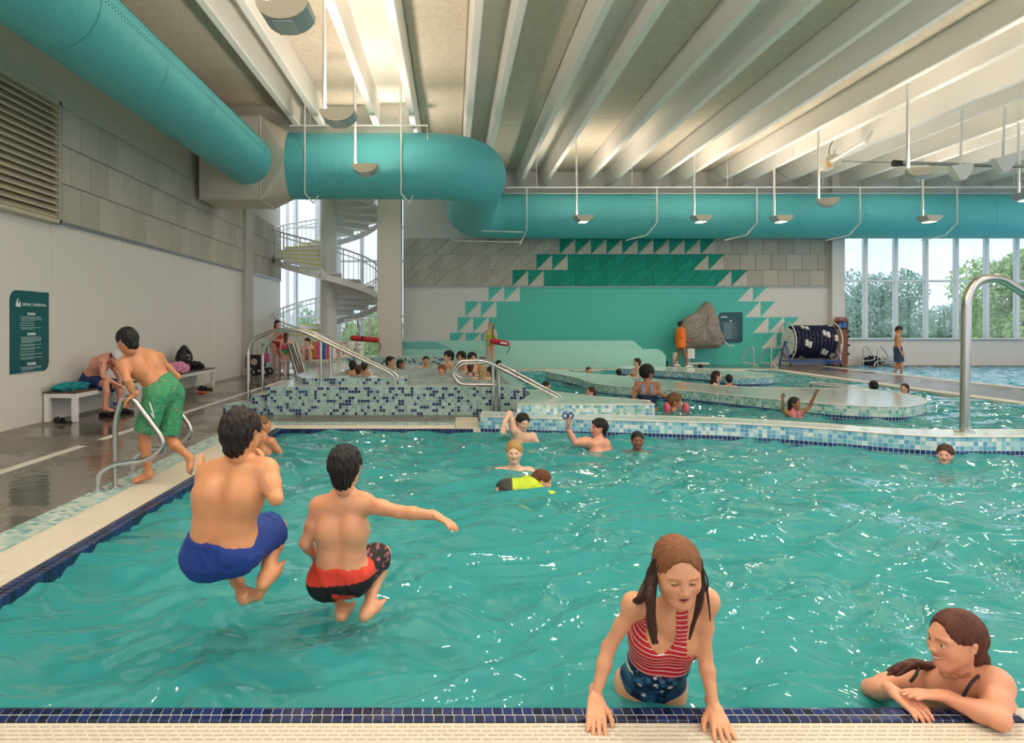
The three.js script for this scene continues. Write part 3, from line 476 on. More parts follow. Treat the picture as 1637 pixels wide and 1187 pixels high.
  [1050, 1210, 1375, 1530].forEach((px, i) => {
    const x = (px - CX) * 24.5 / FOCAL, h = thing('duct_hanger', 'white bent pipe hanger on the back duct ' + places[i], 'hanger', [x, 0, 0], 0, 'pipe hangers of the back duct');
    obj('hanger_pipe', tube(rounded([V(0, 6.44, -24.5), V(0, 5.17, -24.5), V(-0.33, 4.75, -24.62)], 0.06), 0.026, 8), M.whiteMetal, h);
    obj('foot_pipe', rod(V(-0.33, 4.75, -24.62), V(-1.0, 4.6, -24.9), 0.022, 8), M.whiteMetal, h);
  });
  [[487, 'at the gathered duct cuff'], [641, 'in front of the concrete column']].forEach(([px, w]) => {
    const x = (px - CX) * 16.7 / FOCAL, h = thing('duct_hanger', 'thin white hanger bracket on the cross duct ' + w, 'hanger', [x, 0, 0], 0, 'hangers of the cross duct');
    obj('hanger_pipe', tube(rounded([V(0, YC - 0.05, -16.72), V(0, 4.72, -16.72), V(0.2, 4.5, -16.8)], 0.04), 0.018, 8), M.whiteMetal, h);
    obj('brace', rod(V(0.2, 4.5, -16.8), V(0.27, 4.72, -17.0), 0.015, 6), M.whiteMetal, h);
  });
  const br = thing('duct_cradle', 'white pipe cradle under the second duct bend', 'hanger');
  obj('cradle_pipe', [tube(rounded([V(-0.35, 5.1, -24.1), V(-0.05, 4.85, -24.0), V(2.55, 4.85, -24.55)], 0.08), 0.024, 8), tube(rounded([V(-0.35, 5.1, -24.1), V(0.05, 4.5, -24.2), V(2.5, 4.5, -24.6)], 0.08), 0.02, 8), tube(rounded([V(2.65, 6.44, -24.5), V(2.65, 4.9, -24.5), V(2.4, 4.4, -24.6)], 0.08), 0.026, 8)], M.whiteMetal, br);
}

// ---------------------------------------------------------------- pendant uplights
{
  const prof = []; for (let i = 0; i <= 10; i++) { const a = Math.PI + i / 10 * Math.PI * 0.62; prof.push([0.02 + 0.3 * Math.cos(a) * -1 - 0.02, 0.2 * Math.sin(a) + 0.2]); }
  const outer = [], n = 10; for (let i = 0; i <= n; i++) { const a = i / n * Math.PI; outer.push([0.3 * Math.cos(a) * (a < 1.57 ? 1 : 0.9), -0.2 * Math.sin(a)]); }
  const inner = outer.map(([x, y]) => [x * 0.94, y * 0.92]).reverse(), shell = extrude([...outer, ...inner], 0.42).translate(0, 0, -0.21), plate = extrude(outer, 0.012).translate(0, 0, -0.006);
  const slotGlow = std({ color: 0xfff8ee, emissive: 0xfff0de, emissiveIntensity: 0.9 }), glow = std({ color: 0xfff4e4, emissive: 0xffeeda, emissiveIntensity: 6 }), shellMat = std({ color: 0xc4c6c6, roughness: 0.32, metalness: 0.35 });
  const lamp = (x, d, label, turn = 0, down = false, y = 5.02) => {
    const t = thing('pendant_uplight', label, 'lamp', [x, y, -d], turn, 'indirect pendant uplights');
    const ref = obj('reflector', shell, shellMat, t);
    for (const s of [-1, 1]) { const p = obj('end_plate', plate, M.cream, t); p.position.z = s * 0.212; }
    obj('lamp_slot', bx(-0.1, 0.12, -0.212, -0.196, -0.18, 0.18, 0.004), down ? slotGlow : M.aluminium, ref);
    obj('pendant_pole', rod(V(-0.22, 0, 0), V(-0.22, YC - y, 0), 0.032, 10), M.whiteMetal, t);
    obj('ceiling_canopy', new THREE.CylinderGeometry(0.075, 0.075, 0.05, 16).translate(-0.22, YC - y - 0.025, 0), M.whiteMetal, t);
    obj('lamp_lens', bx(-0.15, 0.23, -0.06, -0.05, -0.17, 0.17), glow, t);
    const l = new THREE.RectAreaLight(LAMP_COLOR, LAMP_INTENSITY * (x > 9 ? 0.62 : 1), 0.38, 0.34); l.position.set(0.04, -0.045, 0); l.rotation.x = Math.PI / 2; l.castShadow = true; l.name = 'uplight_glow'; t.add(l);
    if (!down) return;
    const k = new THREE.RectAreaLight(LAMP_COLOR, DOWN_INTENSITY * (d > 21 ? 0.75 : 1), 0.22, 0.36); k.position.set(0.01, -0.216, 0); k.rotation.x = -Math.PI / 2; k.castShadow = true; k.name = 'downlight_glow'; t.add(k);
  };
  lamp(-1.86, 7.65, 'large grey pendant uplight at the top edge of the picture'); lamp(-1.89, 11.35, 'grey curved pendant uplight in front of the round duct box'); lamp(-1.92, 15.1, 'pale pendant uplight hanging before the bending duct'); lamp(-1.92, 18.85, 'pendant uplight hidden behind the bending duct', 0, true, 5.4);
  lamp(4.18, 22, 'pendant uplight over the mural, first right of the duct bend', 0.12, true); lamp(7.94, 22, 'pendant uplight over the mural above the covered lift', 0.12, true); lamp(10.5, 22, 'pendant uplight above the rope reel', 0.12, true); lamp(15.24, 22, 'pendant uplight before the tall windows', 0.12, true);
  lamp(10.4, 19.07, 'tilted pendant uplight below the hoist motor', -0.5); lamp(10.46, 15.4, 'blue grey pendant uplight hanging beside the hoist shaft', -0.5);
  const off = 'pendant uplight of the same kind beyond the picture edge';
  for (const [x, d] of [[1.2, 6.3], [4.6, 6.3], [7.6, 6.3], [1.5, 3.4], [7.6, 3], [-1.9, 3.9], [-1.9, 0.2], [-1.9, -3.5], [4.2, 0.5], [4.2, -3.5], [10.4, 11.7], [10.4, 2.6], [10.4, -2.5], [15.2, 18.2], [15.2, 9.5], [15.2, 4.5], [20.5, 20], [20.5, 14], [20.5, 8], [20.5, 2]]) lamp(x, d, off, 0, true);
}

// ---------------------------------------------------------------- spiral stair
{
  const cx = -4.5, cd = 25, R = 1.88, RP = 0.31, turnH = 3.07, N = 16, h0 = 4.07;
  const st = thing('spiral_stair', 'white steel spiral stair with yellow nosings in the glazed tower', 'staircase');
  const P = (phi, r, y) => V(cx - r * Math.cos(phi), y, -cd + r * Math.sin(phi)), H = (phi) => h0 - turnH * phi / (2 * Math.PI), dphi = 2 * Math.PI / N, rise = turnH / N;
  obj('centre_pole', new THREE.CylinderGeometry(RP, RP, 7.2, 40).translate(cx, 3.6, -cd), M.white, st);
  const yellow = std({ color: 0xd8d23a, roughness: 0.5 }), quadSoup = (qs) => { const p = []; for (const [a, b, c, d] of qs) for (const v of [a, b, c, a, c, d]) p.push(v.x, v.y, v.z); const g = new THREE.BufferGeometry(); g.setAttribute('position', new THREE.Float32BufferAttribute(p, 3)); g.computeVertexNormals(); return g; };
  const k0 = -16, k1 = 20;
  for (let k = k0; k <= k1; k++) {
    const a = k * dphi, b = a + dphi * 1.06, y = H(a); if (y < 0.02 || y > 6.95) continue;
    const c = (phi, r, yy) => P(phi, r, yy), t = 0.045, mid = (a + b) / 2;
    const q = []; for (const [p0, p1] of [[a, mid], [mid, b]]) { q.push([c(p0, RP, y), c(p1, RP, y), c(p1, R, y), c(p0, R, y)], [c(p0, RP, y - t), c(p0, R, y - t), c(p1, R, y - t), c(p1, RP, y - t)], [c(p0, R, y), c(p1, R, y), c(p1, R, y - t), c(p0, R, y - t)]); }
    q.push([c(b, RP, y), c(b, RP, y - rise), c(b, R, y - rise), c(b, R, y)], [c(a, RP, y), c(a, R, y), c(a, R, y - t), c(a, RP, y - t)]);
    const tr = obj('tread', quadSoup(q), M.white, st);
    obj('nosing', quadSoup([[c(b - 0.03, RP + 0.02, y + 0.003), c(b + 0.004, RP + 0.02, y + 0.003), c(b + 0.004, R - 0.03, y + 0.003), c(b - 0.03, R - 0.03, y + 0.003)], [c(b + 0.004, RP + 0.02, y + 0.003), c(b + 0.004, RP + 0.02, y - 0.045), c(b + 0.004, R - 0.03, y - 0.045), c(b + 0.004, R - 0.03, y + 0.003)]]), yellow, tr);
    for (let i = 0; i < 4; i++) { const f = a + (i + 0.5) / 4 * dphi, yy = H(f); obj(i ? 'baluster' : 'rail_post', rod(P(f, R + 0.02, yy - 0.15), P(f, R + 0.02, yy + 1.02), i ? 0.011 : 0.024, i ? 5 : 8), M.whiteMetal, st); }
  }
  const helix = (r, dy, a0, a1, n = 120) => Array.from({ length: n + 1 }, (_, i) => { const f = lerp(a0, a1, i / n); return P(f, r, H(f) + dy); }), A0 = -15 * dphi, A1 = 20.6 * dphi;
  obj('handrail', tube(helix(R + 0.02, 1.02, A0, A1, 160), 0.03, 8), M.whiteMetal, st);
  obj('inner_handrail', tube(helix(R - 0.06, 0.86, A0, A1, 160), 0.02, 8), M.whiteMetal, st);
  const str = helix(R + 0.02, -0.09, A0, A1, 160), sp = []; for (let i = 0; i < str.length - 1; i++) { const a = str[i], b = str[i + 1], u = V(0, 0.11, 0), w = V(0, -0.11, 0); sp.push([a.clone().add(w), b.clone().add(w), b.clone().add(u), a.clone().add(u)]); }
  obj('stringer', quadSoup(sp), M.white, st);
  // guards on the deck beside the stair
  const guard = (label, x0, x1, d, y1) => { const g = thing('guard_rail', label, 'railing', [0, 0, 0]); obj('top_rail', rod(V(x0, y1, -d), V(x1, y1, -d), 0.025, 8), M.whiteMetal, g); obj('bottom_rail', rod(V(x0, 0.12, -d), V(x1, 0.12, -d), 0.018, 6), M.whiteMetal, g); for (const x of [x0, x1]) obj('post', rod(V(x, 0, -d), V(x, y1 + 0.02, -d), 0.03, 8), M.whiteMetal, g); for (let x = x0 + 0.11; x < x1 - 0.05; x += 0.11) obj('baluster', rod(V(x, 0.12, -d), V(x, y1, -d), 0.009, 5), M.whiteMetal, g); };
  guard('white balustrade panel right of the spiral stair foot', -3.55, -2.72, 22.9, 1.72);
  guard('low white balustrade behind the group of girls', -6.35, -3.7, 22.6, 1.0);
}

// ---------------------------------------------------------------- benches and what lies on and under them
function bench(label, d0, d1, x1 = -5.88) {
  const b = thing('bench', label, 'bench', [0, 0, 0]);
  const wood = std({ color: 0x5a4336, roughness: 0.45 });
  for (let i = 0; i < 4; i++) obj('seat_slat', bx(XL + 0.02 + i * 0.133, XL + 0.02 + i * 0.133 + 0.127, 0.445, 0.475, d0, d1, 0.006), wood, b);
  obj('frame', [bx(XL + 0.03, x1, 0.375, 0.444, d0 + 0.01, d0 + 0.06), bx(XL + 0.03, x1, 0.375, 0.444, d1 - 0.06, d1 - 0.01), bx(x1 - 0.05, x1, 0.375, 0.444, d0 + 0.06, d1 - 0.06), bx(XL + 0.03, XL + 0.08, 0.375, 0.444, d0 + 0.06, d1 - 0.06)], M.white, b);
  for (const d of [d0 + 0.01, d1 - 0.09]) for (const x of [XL + 0.03, x1 - 0.08]) obj('leg', bx(x, x + 0.08, 0, 0.375, d, d + 0.08, 0.004), M.white, b);
}
bench('white framed bench carrying the seated man and a teal towel', 10.75, 13.0);
bench('white framed bench with the black backpack on it', 14.6, 17.05);
function crumple(sx, sy, sz, seedN, col, rough = 0.9, amp = 0.35, det = 5) {
  const g = new THREE.IcosahedronGeometry(1, det), p = g.attributes.position;
  for (let i = 0; i < p.count; i++) { const x = p.getX(i), y = p.getY(i), z = p.getZ(i), n = 1 + amp * (noise2(x * 2.1 + seedN, z * 2.1 + y) * 0.6 + 0.4 * noise2(x * 5 + y * 3, z * 5 + seedN)); p.setXYZ(i, x * n * sx, Math.max(y * n, -0.75) * sy, z * n * sz); }
  g.deleteAttribute('normal'); g.deleteAttribute('uv'); const m = merge([g]); m.computeVertexNormals(); return m;
}
{
  const t = obj('towel', crumple(0.17, 0.065, 0.42, 3, 0, 0.9, 0.55), std({ color: 0x1f9aa0, roughness: 0.95 })); t.position.set(-6.17, 0.524, -11.14); tag(t, 'crumpled teal towel on the bench by the seated man', 'towel');
  const sole = extrude([[-0.05, -0.13], [0.0, -0.145], [0.045, -0.12], [0.05, 0.05], [0.045, 0.12], [0, 0.14], [-0.045, 0.11], [-0.04, 0]], 0.025, 0.004).rotateX(-Math.PI / 2);
  const slide = (label, x, d, turn, y = 0) => { const s = thing('slide_sandal', label, 'sandal', [x, y + 0.004, -d], turn); obj('sole', sole, M.black, s); const a = []; for (let i = 0; i <= 8; i++) { const f = i / 8 * Math.PI; a.push(V(0.055 * Math.cos(f), 0.025 + 0.05 * Math.sin(f), -0.05)); } const sp = []; obj('strap', tube(a, 0.022, 6), M.black, s); obj('strap_mark', tube(a.slice(2, 7).map((q) => q.clone().add(V(0, 0.02, 0.005))), 0.006, 5), M.white, s); return s; };
  slide('black slide sandal standing by the near bench leg', -6.0, 10.62, 1.2); slide('black slide sandal tipped against its pair by the near bench', -6.12, 10.72, 0.8, 0.0);
  slide('black slide sandal under the farther bench', -5.78, 16.2, 1.4); slide('second black slide sandal under the farther bench', -5.92, 16.35, 1.5);
  const bt = thing('water_bottle', 'clear water bottle on the deck behind the seated man', 'bottle', [-6.1, 0, -12.45]);
  obj('bottle_body', new THREE.LatheGeometry([[0, 0], [0.036, 0.002], [0.038, 0.02], [0.038, 0.15], [0.03, 0.18], [0.014, 0.2], [0.014, 0.21]].map(([x, y]) => new THREE.Vector2(x, y)), 20), phys({ color: 0xdfe8ea, roughness: 0.1, transmission: 0.6, thickness: 0 }), bt);
  obj('bottle_label', new THREE.CylinderGeometry(0.039, 0.039, 0.05, 20, 1, true).translate(0, 0.1, 0), std({ color: 0x2a3f86, roughness: 0.5 }), bt); obj('cap', new THREE.CylinderGeometry(0.016, 0.016, 0.022, 16).translate(0, 0.221, 0), M.white, bt);
  const bp = thing('backpack', 'black drawstring backpack standing on the farther bench', 'backpack', [-6.12, 0.475, -15.7]);
  const bag = new THREE.SphereGeometry(1, 28, 20), bpz = bag.attributes.position; for (let i = 0; i < bpz.count; i++) { const x = bpz.getX(i), y = bpz.getY(i), z = bpz.getZ(i), w = y > 0 ? 1 - 0.45 * y * y : 1; bpz.setXYZ(i, x * 0.17 * w * (1 + 0.1 * noise2(y * 4, z * 4)), (y + 0.93) * 0.31, z * 0.27 * w); } bag.computeVertexNormals();
  obj('bag_body', bag, std({ color: 0x161719, roughness: 0.55 }), bp); obj('strap', tube(rounded([V(0.1, 0.5, 0.08), V(0.2, 0.4, 0.1), V(0.2, 0.12, 0.14), V(0.12, 0.05, 0.12)], 0.08), 0.018, 6), M.black, bp); obj('emblem', new THREE.TorusGeometry(0.05, 0.012, 6, 16).rotateY(0.9).translate(0.14, 0.32, 0.12), M.white, bp);
  const pk = obj('towel', crumple(0.19, 0.13, 0.3, 9, 0, 0.9, 0.5), std({ color: 0xe39ab8, roughness: 0.95 })); pk.position.set(-6.0, 0.575, -15.05); tag(pk, 'pink and black clothes heaped beside the backpack', 'clothes');
  const bk = obj('towel', crumple(0.16, 0.1, 0.2, 14, 0, 0.9, 0.5), std({ color: 0x23202a, roughness: 0.95 })); bk.position.set(-6.08, 0.552, -16.35); tag(bk, 'dark garment lying behind the backpack on the bench', 'clothes');
  const of = obj('toy', new THREE.CapsuleGeometry(0.03, 0.16, 6, 12).rotateX(Math.PI / 2).translate(0, 0.03, 0), std({ color: 0xe0663a, roughness: 0.5 })); of.position.set(-5.55, 0, -15.25); of.rotation.y = 1.1; tag(of, 'small orange pool toy on the deck under the bench end', 'toy');
}
// ---------------------------------------------------------------- signs
function signBoard(name, label, w, h, draw, matrix) {
  const tex = canvasTex(640, Math.round(640 * h / w), draw), r = 0.16 * w, s = new THREE.Shape();
  s.moveTo(0, 0); s.lineTo(w - r, 0); s.absarc(w - r, r, r, -Math.PI / 2, 0); s.lineTo(w, h); s.lineTo(r, h); s.absarc(r, h - r, r, Math.PI / 2, Math.PI); s.lineTo(0, 0);
  const t = thing(name, label, 'sign'), back = obj('board', new THREE.ExtrudeGeometry(s, { depth: 0.012, bevelEnabled: false }), std({ color: 0x0f5c62, roughness: 0.35 }), t);
  const f = new THREE.ShapeGeometry(s), p = f.attributes.position, uv = f.attributes.uv; for (let i = 0; i < p.count; i++) uv.setXY(i, p.getX(i) / w, p.getY(i) / h);
  const fr = obj('printed_face', f.translate(0, 0, 0.0135), std({ map: tex, roughness: 0.32 }), t); t.applyMatrix4(matrix); return t;
}
const printLines = (c, x, y, w, n, lh, indent) => { for (let i = 0; i < n; i++) { let q = x + (i ? indent : 0); const end = x + w * (i === n - 1 ? 0.62 : rr(0.9, 1)); c.fillStyle = '#c9dbd8'; while (q < end) { const l = rr(10, 34); c.fillRect(q, y + i * lh, Math.min(l, end - q), lh * 0.42); q += l + 6; } } return y + n * lh + 10; };
reseed(77);
signBoard('wall_sign', 'tall teal sauna and whirlpool rules sign on the left wall', 0.955, 1.23, (c, w, h) => {
  c.fillStyle = '#0e5a60'; c.fillRect(0, 0, w, h); c.fillStyle = '#e6efec'; c.font = 'bold 40px sans-serif'; c.fillText('SAUNA', 186, 150); c.fillRect(340, 112, 5, 46); c.fillText('WHIRLPOOL', 362, 150);
  c.beginPath(); c.moveTo(78, 150); c.quadraticCurveTo(96, 90, 128, 74); c.quadraticCurveTo(112, 118, 122, 140); c.quadraticCurveTo(150, 100, 160, 110); c.quadraticCurveTo(150, 140, 168, 156); c.quadraticCurveTo(110, 178, 78, 150); c.fill();
  let y = 222; for (const [head, list] of [['', [4, 1, 1, 2]], ['', [5, 2, 2, 1, 2, 2]], ['', [3, 2, 1, 1]]]) { c.fillStyle = '#dbe8e5'; let q = 270; while (q < 400) { const l = rr(9, 16); c.fillRect(q, y - 4, l, 26); q += l + 4; } y += 38; for (const n of list) y = printLines(c, 150, y, 380, n, 13, 22); y += 22; }
}, new THREE.Matrix4().makeBasis(V(0, 0, -1), V(0, 1, 0), V(1, 0, 0)).setPosition(XL + 0.001, 0.8, -9.975));
signBoard('wall_sign', 'small teal rules sign on the mural beside the covered lift', 0.93, 1.19, (c, w, h) => {
  c.fillStyle = '#0f4d58'; c.fillRect(0, 0, w, h); c.fillStyle = '#dfe9e6'; let q = 60; while (q < 230) { const l = rr(14, 26); c.fillRect(q, 110, l, 34); q += l + 6; } c.fillRect(290, 210, 70, 34);
  let y = 280; for (let i = 0; i < 8; i++) y = printLines(c, 110, y, 400, 2, 20, 30) + 6;
}, new THREE.Matrix4().setPosition(bX(1148.5), bY(548), -DB + 0.004));

// ---------------------------------------------------------------- handrails
{
  const flange = (p, r = 0.05) => new THREE.CylinderGeometry(r, r, 0.016, 20).translate(p.x, p.y + 0.008, p.z);
  const grab = (label, x, d) => {
    const g = thing('grab_rail', label, 'handrail', [x, 0, -d], 0, 'pool ladder grab rails'), z = 0;
    obj('rail_tube', tube(rounded([V(0, 0, 0), V(0, 0.62, 0), V(0.07, 0.84, 0), V(0.17, 0.83, 0), V(0.44, 0.46, 0), V(0.44, 0.36, 0.0), V(0.3, 0.26, 0.02), V(0.02, 0.235, 0.07), V(-0.1, 0.16, 0.1), V(-0.11, 0, 0.11)], 0.14, 8), 0.0245, 14), M.steel, g);
    obj('flange', flange(V(0, 0, 0), 0.06), M.steel, g); obj('flange', flange(V(-0.11, 0, 0.11), 0.06), M.steel, g);
  };
  grab('nearer curved steel grab rail held by the boy in green shorts', -3.12, 6.37); grab('farther curved steel grab rail behind the boy in green shorts', -3.14, 7.1);
  // whirlpool entry rails, a pair
  const entry = (label, dd, pts, posts) => { const g = thing('stair_handrail', label, 'handrail', [0, 0, 0], 0, 'steel whirlpool handrails'); obj('rail_tube', tube(rounded(pts, 0.2, 8), 0.03, 12), M.steel, g); for (const [a, b] of posts) obj('post', rod(a, b, 0.026, 10), M.steel, g); obj('flange', flange(pts[0], 0.06), M.steel, g); };
  const A = (dx, dd) => [at(397, 641, 11.9), at(397, 545, 11.9), at(444, 526, 11.9), at(479, 527, 11.9), at(628, 598, 11.9), at(632, 615, 11.95)].map((p) => p.add(V(dx, 0, dd)));
  entry('nearer of the two angled steel rails up to the whirlpool', 0, A(-0.0, 0), [[at(513, 543.5, 11.9), at(513, 616, 11.9)]]);
  entry('farther of the two angled steel rails up to the whirlpool', 0, [at(420, 625, 12.6), at(420, 553, 12.6), at(455, 526, 12.6), at(488, 526, 12.6), at(634, 597, 12.6), at(638, 610, 12.6)], [[at(528, 546, 12.6), at(528, 611, 12.6)]]);
  const B = (label, d, s) => { const g = thing('stair_handrail', label, 'handrail', [0, 0, 0], 0, 'steel whirlpool handrails'); const q = (x, y) => at(x + s, y, d);
    obj('rail_tube', tube(rounded([q(790, 615), q(733, 614), q(722, 596), q(733, 577), q(772, 576), q(790, 583), q(944, 663)], 0.22, 8), 0.03, 12), M.steel, g);
    obj('lower_loop', tube(rounded([q(740, 605), q(726, 598), q(736, 581), q(776, 580)], 0.1, 6), 0.02, 10), M.steel, g); obj('post', rod(q(788, 583), q(788, 664), 0.028, 10), M.steel, g); };
  B('looped steel rail sloping down beside the tiled whirlpool wall', 11.35, 0);
  { const g = thing('stair_handrail', 'second steel post rail close behind the looped rail', 'handrail', [0, 0, 0], 0, 'steel whirlpool handrails'), q = (x, y) => at(x, y, 11.5); obj('rail_tube', tube(rounded([q(797, 592), q(797, 580), q(930, 651)], 0.1, 6), 0.024, 12), M.steel, g); obj('post', rod(q(797, 590), q(797, 662), 0.026, 10), M.steel, g); }
  // tall bent spout on the curving wall
  const sp = thing('water_spout', 'tall bent steel water spout standing on the curving wall', 'water spout'), b = onto(1542, 690, 0.18), bd = -b.z, q = (x, y) => at(x, y, bd);
  obj('spout_pipe', tube(rounded([q(1542, 690), q(1545, 478), q(1560, 448), q(1597, 442), q(1640, 470)], 0.42, 10), 0.055, 24), M.steel, sp);
  obj('spout_tip', rod(q(1636, 467), q(1668, 494), 0.062, 20), M.greyMetal, sp); obj('flange', flange(b, 0.11), M.steel, sp);
  // ladder rails at the back deck
  const lad = (label, px, py, d, h, turn) => { const p = at(px, py, d), g = thing('ladder_rail', label, 'handrail', [p.x, 0, -d], turn, 'ladder rails of the far pools'); obj('rail_tube', tube(rounded([V(0, 0, 0), V(0, h - 0.1, 0), V(0.08, h, 0), V(0.2, h - 0.1, 0.05), V(0.4, 0.25, 0.1), V(0.2, 0.2, 0.1), V(-0.12, 0.18, 0.1), V(-0.2, 0.0, 0.1)], 0.12, 6), 0.024, 10), M.steel, g); };
  lad('left ladder rail before the mural', 1205, 590, 24.1, 0.8, Math.PI); lad('right ladder rail before the mural', 1233, 590, 24.1, 0.8, Math.PI * 0.95);
  lad('left ladder rail under the windows', 1380, 582, 26.0, 0.75, 0); lad('right ladder rail under the windows', 1403, 582, 26.0, 0.75, 0);
}
// ---------------------------------------------------------------- lane rope reel, rescue board, covered lift
{
  const r = thing('lane_rope_reel', 'wheeled reel wound with navy and white lane ropes', 'reel', [0, 0, 0]), y = bY(546), d = 26, m = d / FOCAL, X = (p) => (p - CX) * m, bluePaint = std({ color: 0x2d5fae, roughness: 0.4 });
  const x0 = X(1258), x1 = X(1330), Yc = EYE - (546 - CY) * m;
  for (const x of [x0, x1]) { const w = obj('reel_wheel', [new THREE.TorusGeometry(0.72, 0.022, 8, 48).rotateY(Math.PI / 2).translate(x, Yc, -d + 0), ...[0, 1, 2, 3].map((k) => rod(V(x, Yc + 0.71 * Math.sin(k * 0.785), -d + 0.71 * Math.cos(k * 0.785)), V(x, Yc - 0.71 * Math.sin(k * 0.785), -d - 0.71 * Math.cos(k * 0.785)), 0.012, 6))], M.whiteMetal, r); }
  obj('side_disc', new THREE.CylinderGeometry(0.52, 0.52, 0.02, 40).rotateZ(Math.PI / 2).translate(x0 + 0.03, Yc, -d), M.white, r);
  const n = 11, wd = (x1 - x0 - 0.2) / n, navyF = std({ color: 0x1b2140, roughness: 0.6 }), whiteF = std({ color: 0xe8e4dc, roughness: 0.6 }), redF = std({ color: 0xc8472e, roughness: 0.6 });
  reseed(5);
  for (let i = 0; i < n; i++) { const rad = 0.56, parts = 15; for (let k = 0; k < parts; k++) { const a = k / parts * Math.PI * 2 + i * 0.3, b = a + Math.PI * 2 / parts * 0.94, pts = []; for (let j = 0; j <= 12; j++) { const f = lerp(a, b, j / 12); pts.push(V(x0 + 0.12 + (i + 0.5) * wd + 0.04 * Math.sin(f), Yc + rad * Math.sin(f), -d + rad * Math.cos(f))); } const white = (i === 2 || i === 3 || i === 7 || i === 8 || i === 10) && (k + i) % 3 === 0; const f = obj('rope_float', tube(pts, (t) => wd * 0.5 * (0.86 + 0.14 * Math.abs(Math.sin(t * Math.PI * 6))), 8), i === 8 && k === 5 ? redF : white ? whiteF : navyF, r); } }
  obj('axle', rod(V(x0 - 0.1, Yc, -d), V(x1 + 0.1, Yc, -d), 0.03, 10), bluePaint, r);
  for (const x of [x0 - 0.08, x1 + 0.08]) obj('stand', [rod(V(x, Yc, -d), V(x, 0.1, -d + 0.45), 0.024, 8), rod(V(x, Yc, -d), V(x, 0.1, -d - 0.4), 0.024, 8), rod(V(x, 0.2, -d + 0.45), V(x, 0.2, -d - 0.4), 0.02, 8)], bluePaint, r);
  obj('base_rail', [rod(V(x0 - 0.08, 0.2, -d + 0.42), V(x1 + 0.08, 0.2, -d + 0.42), 0.024, 8), rod(V(x0 - 0.08, 0.12, -d + 0.42), V(x1 + 0.08, 0.12, -d + 0.42), 0.016, 8)], bluePaint, r);
  for (const x of [x0 - 0.08, x1 + 0.08]) for (const z of [0.45, -0.4]) obj('caster', new THREE.CylinderGeometry(0.05, 0.05, 0.035, 16).rotateZ(Math.PI / 2).translate(x, 0.05, -d + z), M.black, r);
  const b = thing('rescue_board', 'brown spinal rescue board with black head pad leaning on the wall', 'rescue board', [X(1345.5), 0.01, -26.12], 0), brown = std({ color: 0x8a4a2b, roughness: 0.45 });
  const out = new THREE.Shape(); const w = 0.27, h = 1.82; out.moveTo(-w * 0.8, 0); out.lineTo(w * 0.8, 0); out.quadraticCurveTo(w, 0, w, 0.15); out.lineTo(w * 0.92, h - 0.18); out.quadraticCurveTo(w * 0.9, h, w * 0.6, h); out.lineTo(-w * 0.6, h); out.quadraticCurveTo(-w * 0.9, h, -w * 0.92, h - 0.18); out.lineTo(-w, 0.15); out.quadraticCurveTo(-w, 0, -w * 0.8, 0);
  const hole = (x, y, a, bb) => { const p = new THREE.Path(); p.absellipse(x, y, a, bb, 0, Math.PI * 2, true); out.holes.push(p); }; for (const s of [-1, 1]) for (const yy of [0.3, 0.62, 0.94, 1.26]) hole(s * 0.205, yy, 0.022, 0.06); hole(0, h - 0.06, 0.1, 0.022);
  obj('board_body', new THREE.ExtrudeGeometry(out, { depth: 0.04, bevelEnabled: true, bevelSize: 0.006, bevelThickness: 0.006, bevelSegments: 2 }), brown, b);
  const pad = obj('head_pad', bx(-0.2, 0.2, 1.38, 1.68, -0.1, -0.046, 0.015), M.black, b); obj('pad_print', [bx(-0.14, -0.02, 1.43, 1.58, -0.104, -0.1), bx(0.02, 0.15, 1.44, 1.64, -0.104, -0.1)], std({ color: 0x3f6fc4, roughness: 0.5 }), pad);
  obj('white_stripe', bx(-0.02, 0.02, 0.2, 0.82, -0.052, -0.046), M.white, b);
  for (const s of [-1, 1]) for (const yy of [0.45, 0.78, 1.1, 1.3]) obj('strap_clip', new THREE.ConeGeometry(0.05, 0.12, 4).rotateZ(s * 1.57).translate(s * 0.25, yy, 0.06), M.black, b);
  b.rotation.x = -0.045; b.rotation.z = -0.05;
  // lift under its grey cover
  const L = thing('covered_pool_lift', 'pool lift shrouded in a pointed grey cover', 'pool lift', [0, 0, 0]), Xd = 25.9, mm = Xd / FOCAL, pts = [[1098, 556], [1080, 551], [1078, 540], [1090, 512], [1112, 498], [1128, 482], [1136, 484], [1146, 505], [1152, 528], [1158, 540], [1157, 548], [1150, 555], [1120, 557]].map(([x, yy]) => V((x - CX) * mm, EYE - (yy - CY) * mm, -Xd));
  const cen = pts.reduce((s, p) => s.add(p), V(0, 0, 0)).multiplyScalar(1 / pts.length), curve = new THREE.CatmullRomCurve3(pts, true, 'centripetal').getPoints(96), rings = 22, pos = [], idx = [];
  for (let i = 0; i <= rings; i++) { const t = i / rings, bulge = 0.36 * Math.sqrt(Math.max(0, 1 - t * t)); for (let j = 0; j <= 96; j++) { const e = curve[j % 96], x = lerp(cen.x, e.x, t), yy = lerp(cen.y + 0.2, e.y, t); const ang = Math.atan2(e.y - cen.y - 0.8, e.x - cen.x - 0.1), f = 0.05 * noise2(ang * 2.6, t * 1.5) * (0.3 + t) + 0.03 * Math.sin(ang * 9 + x * 2) * t * (1 - t * 0.4) + 0.02 * noise2(x * 5, yy * 5); pos.push(x, yy, -Xd + bulge + f); } }
  for (let i = 0; i < rings; i++) for (let j = 0; j < 96; j++) { const a = i * 97 + j, c = a + 97; idx.push(a, c, a + 1, a + 1, c, c + 1); }
  const cg = new THREE.BufferGeometry(); cg.setAttribute('position', new THREE.Float32BufferAttribute(pos, 3)); cg.setIndex(idx); cg.computeVertexNormals();
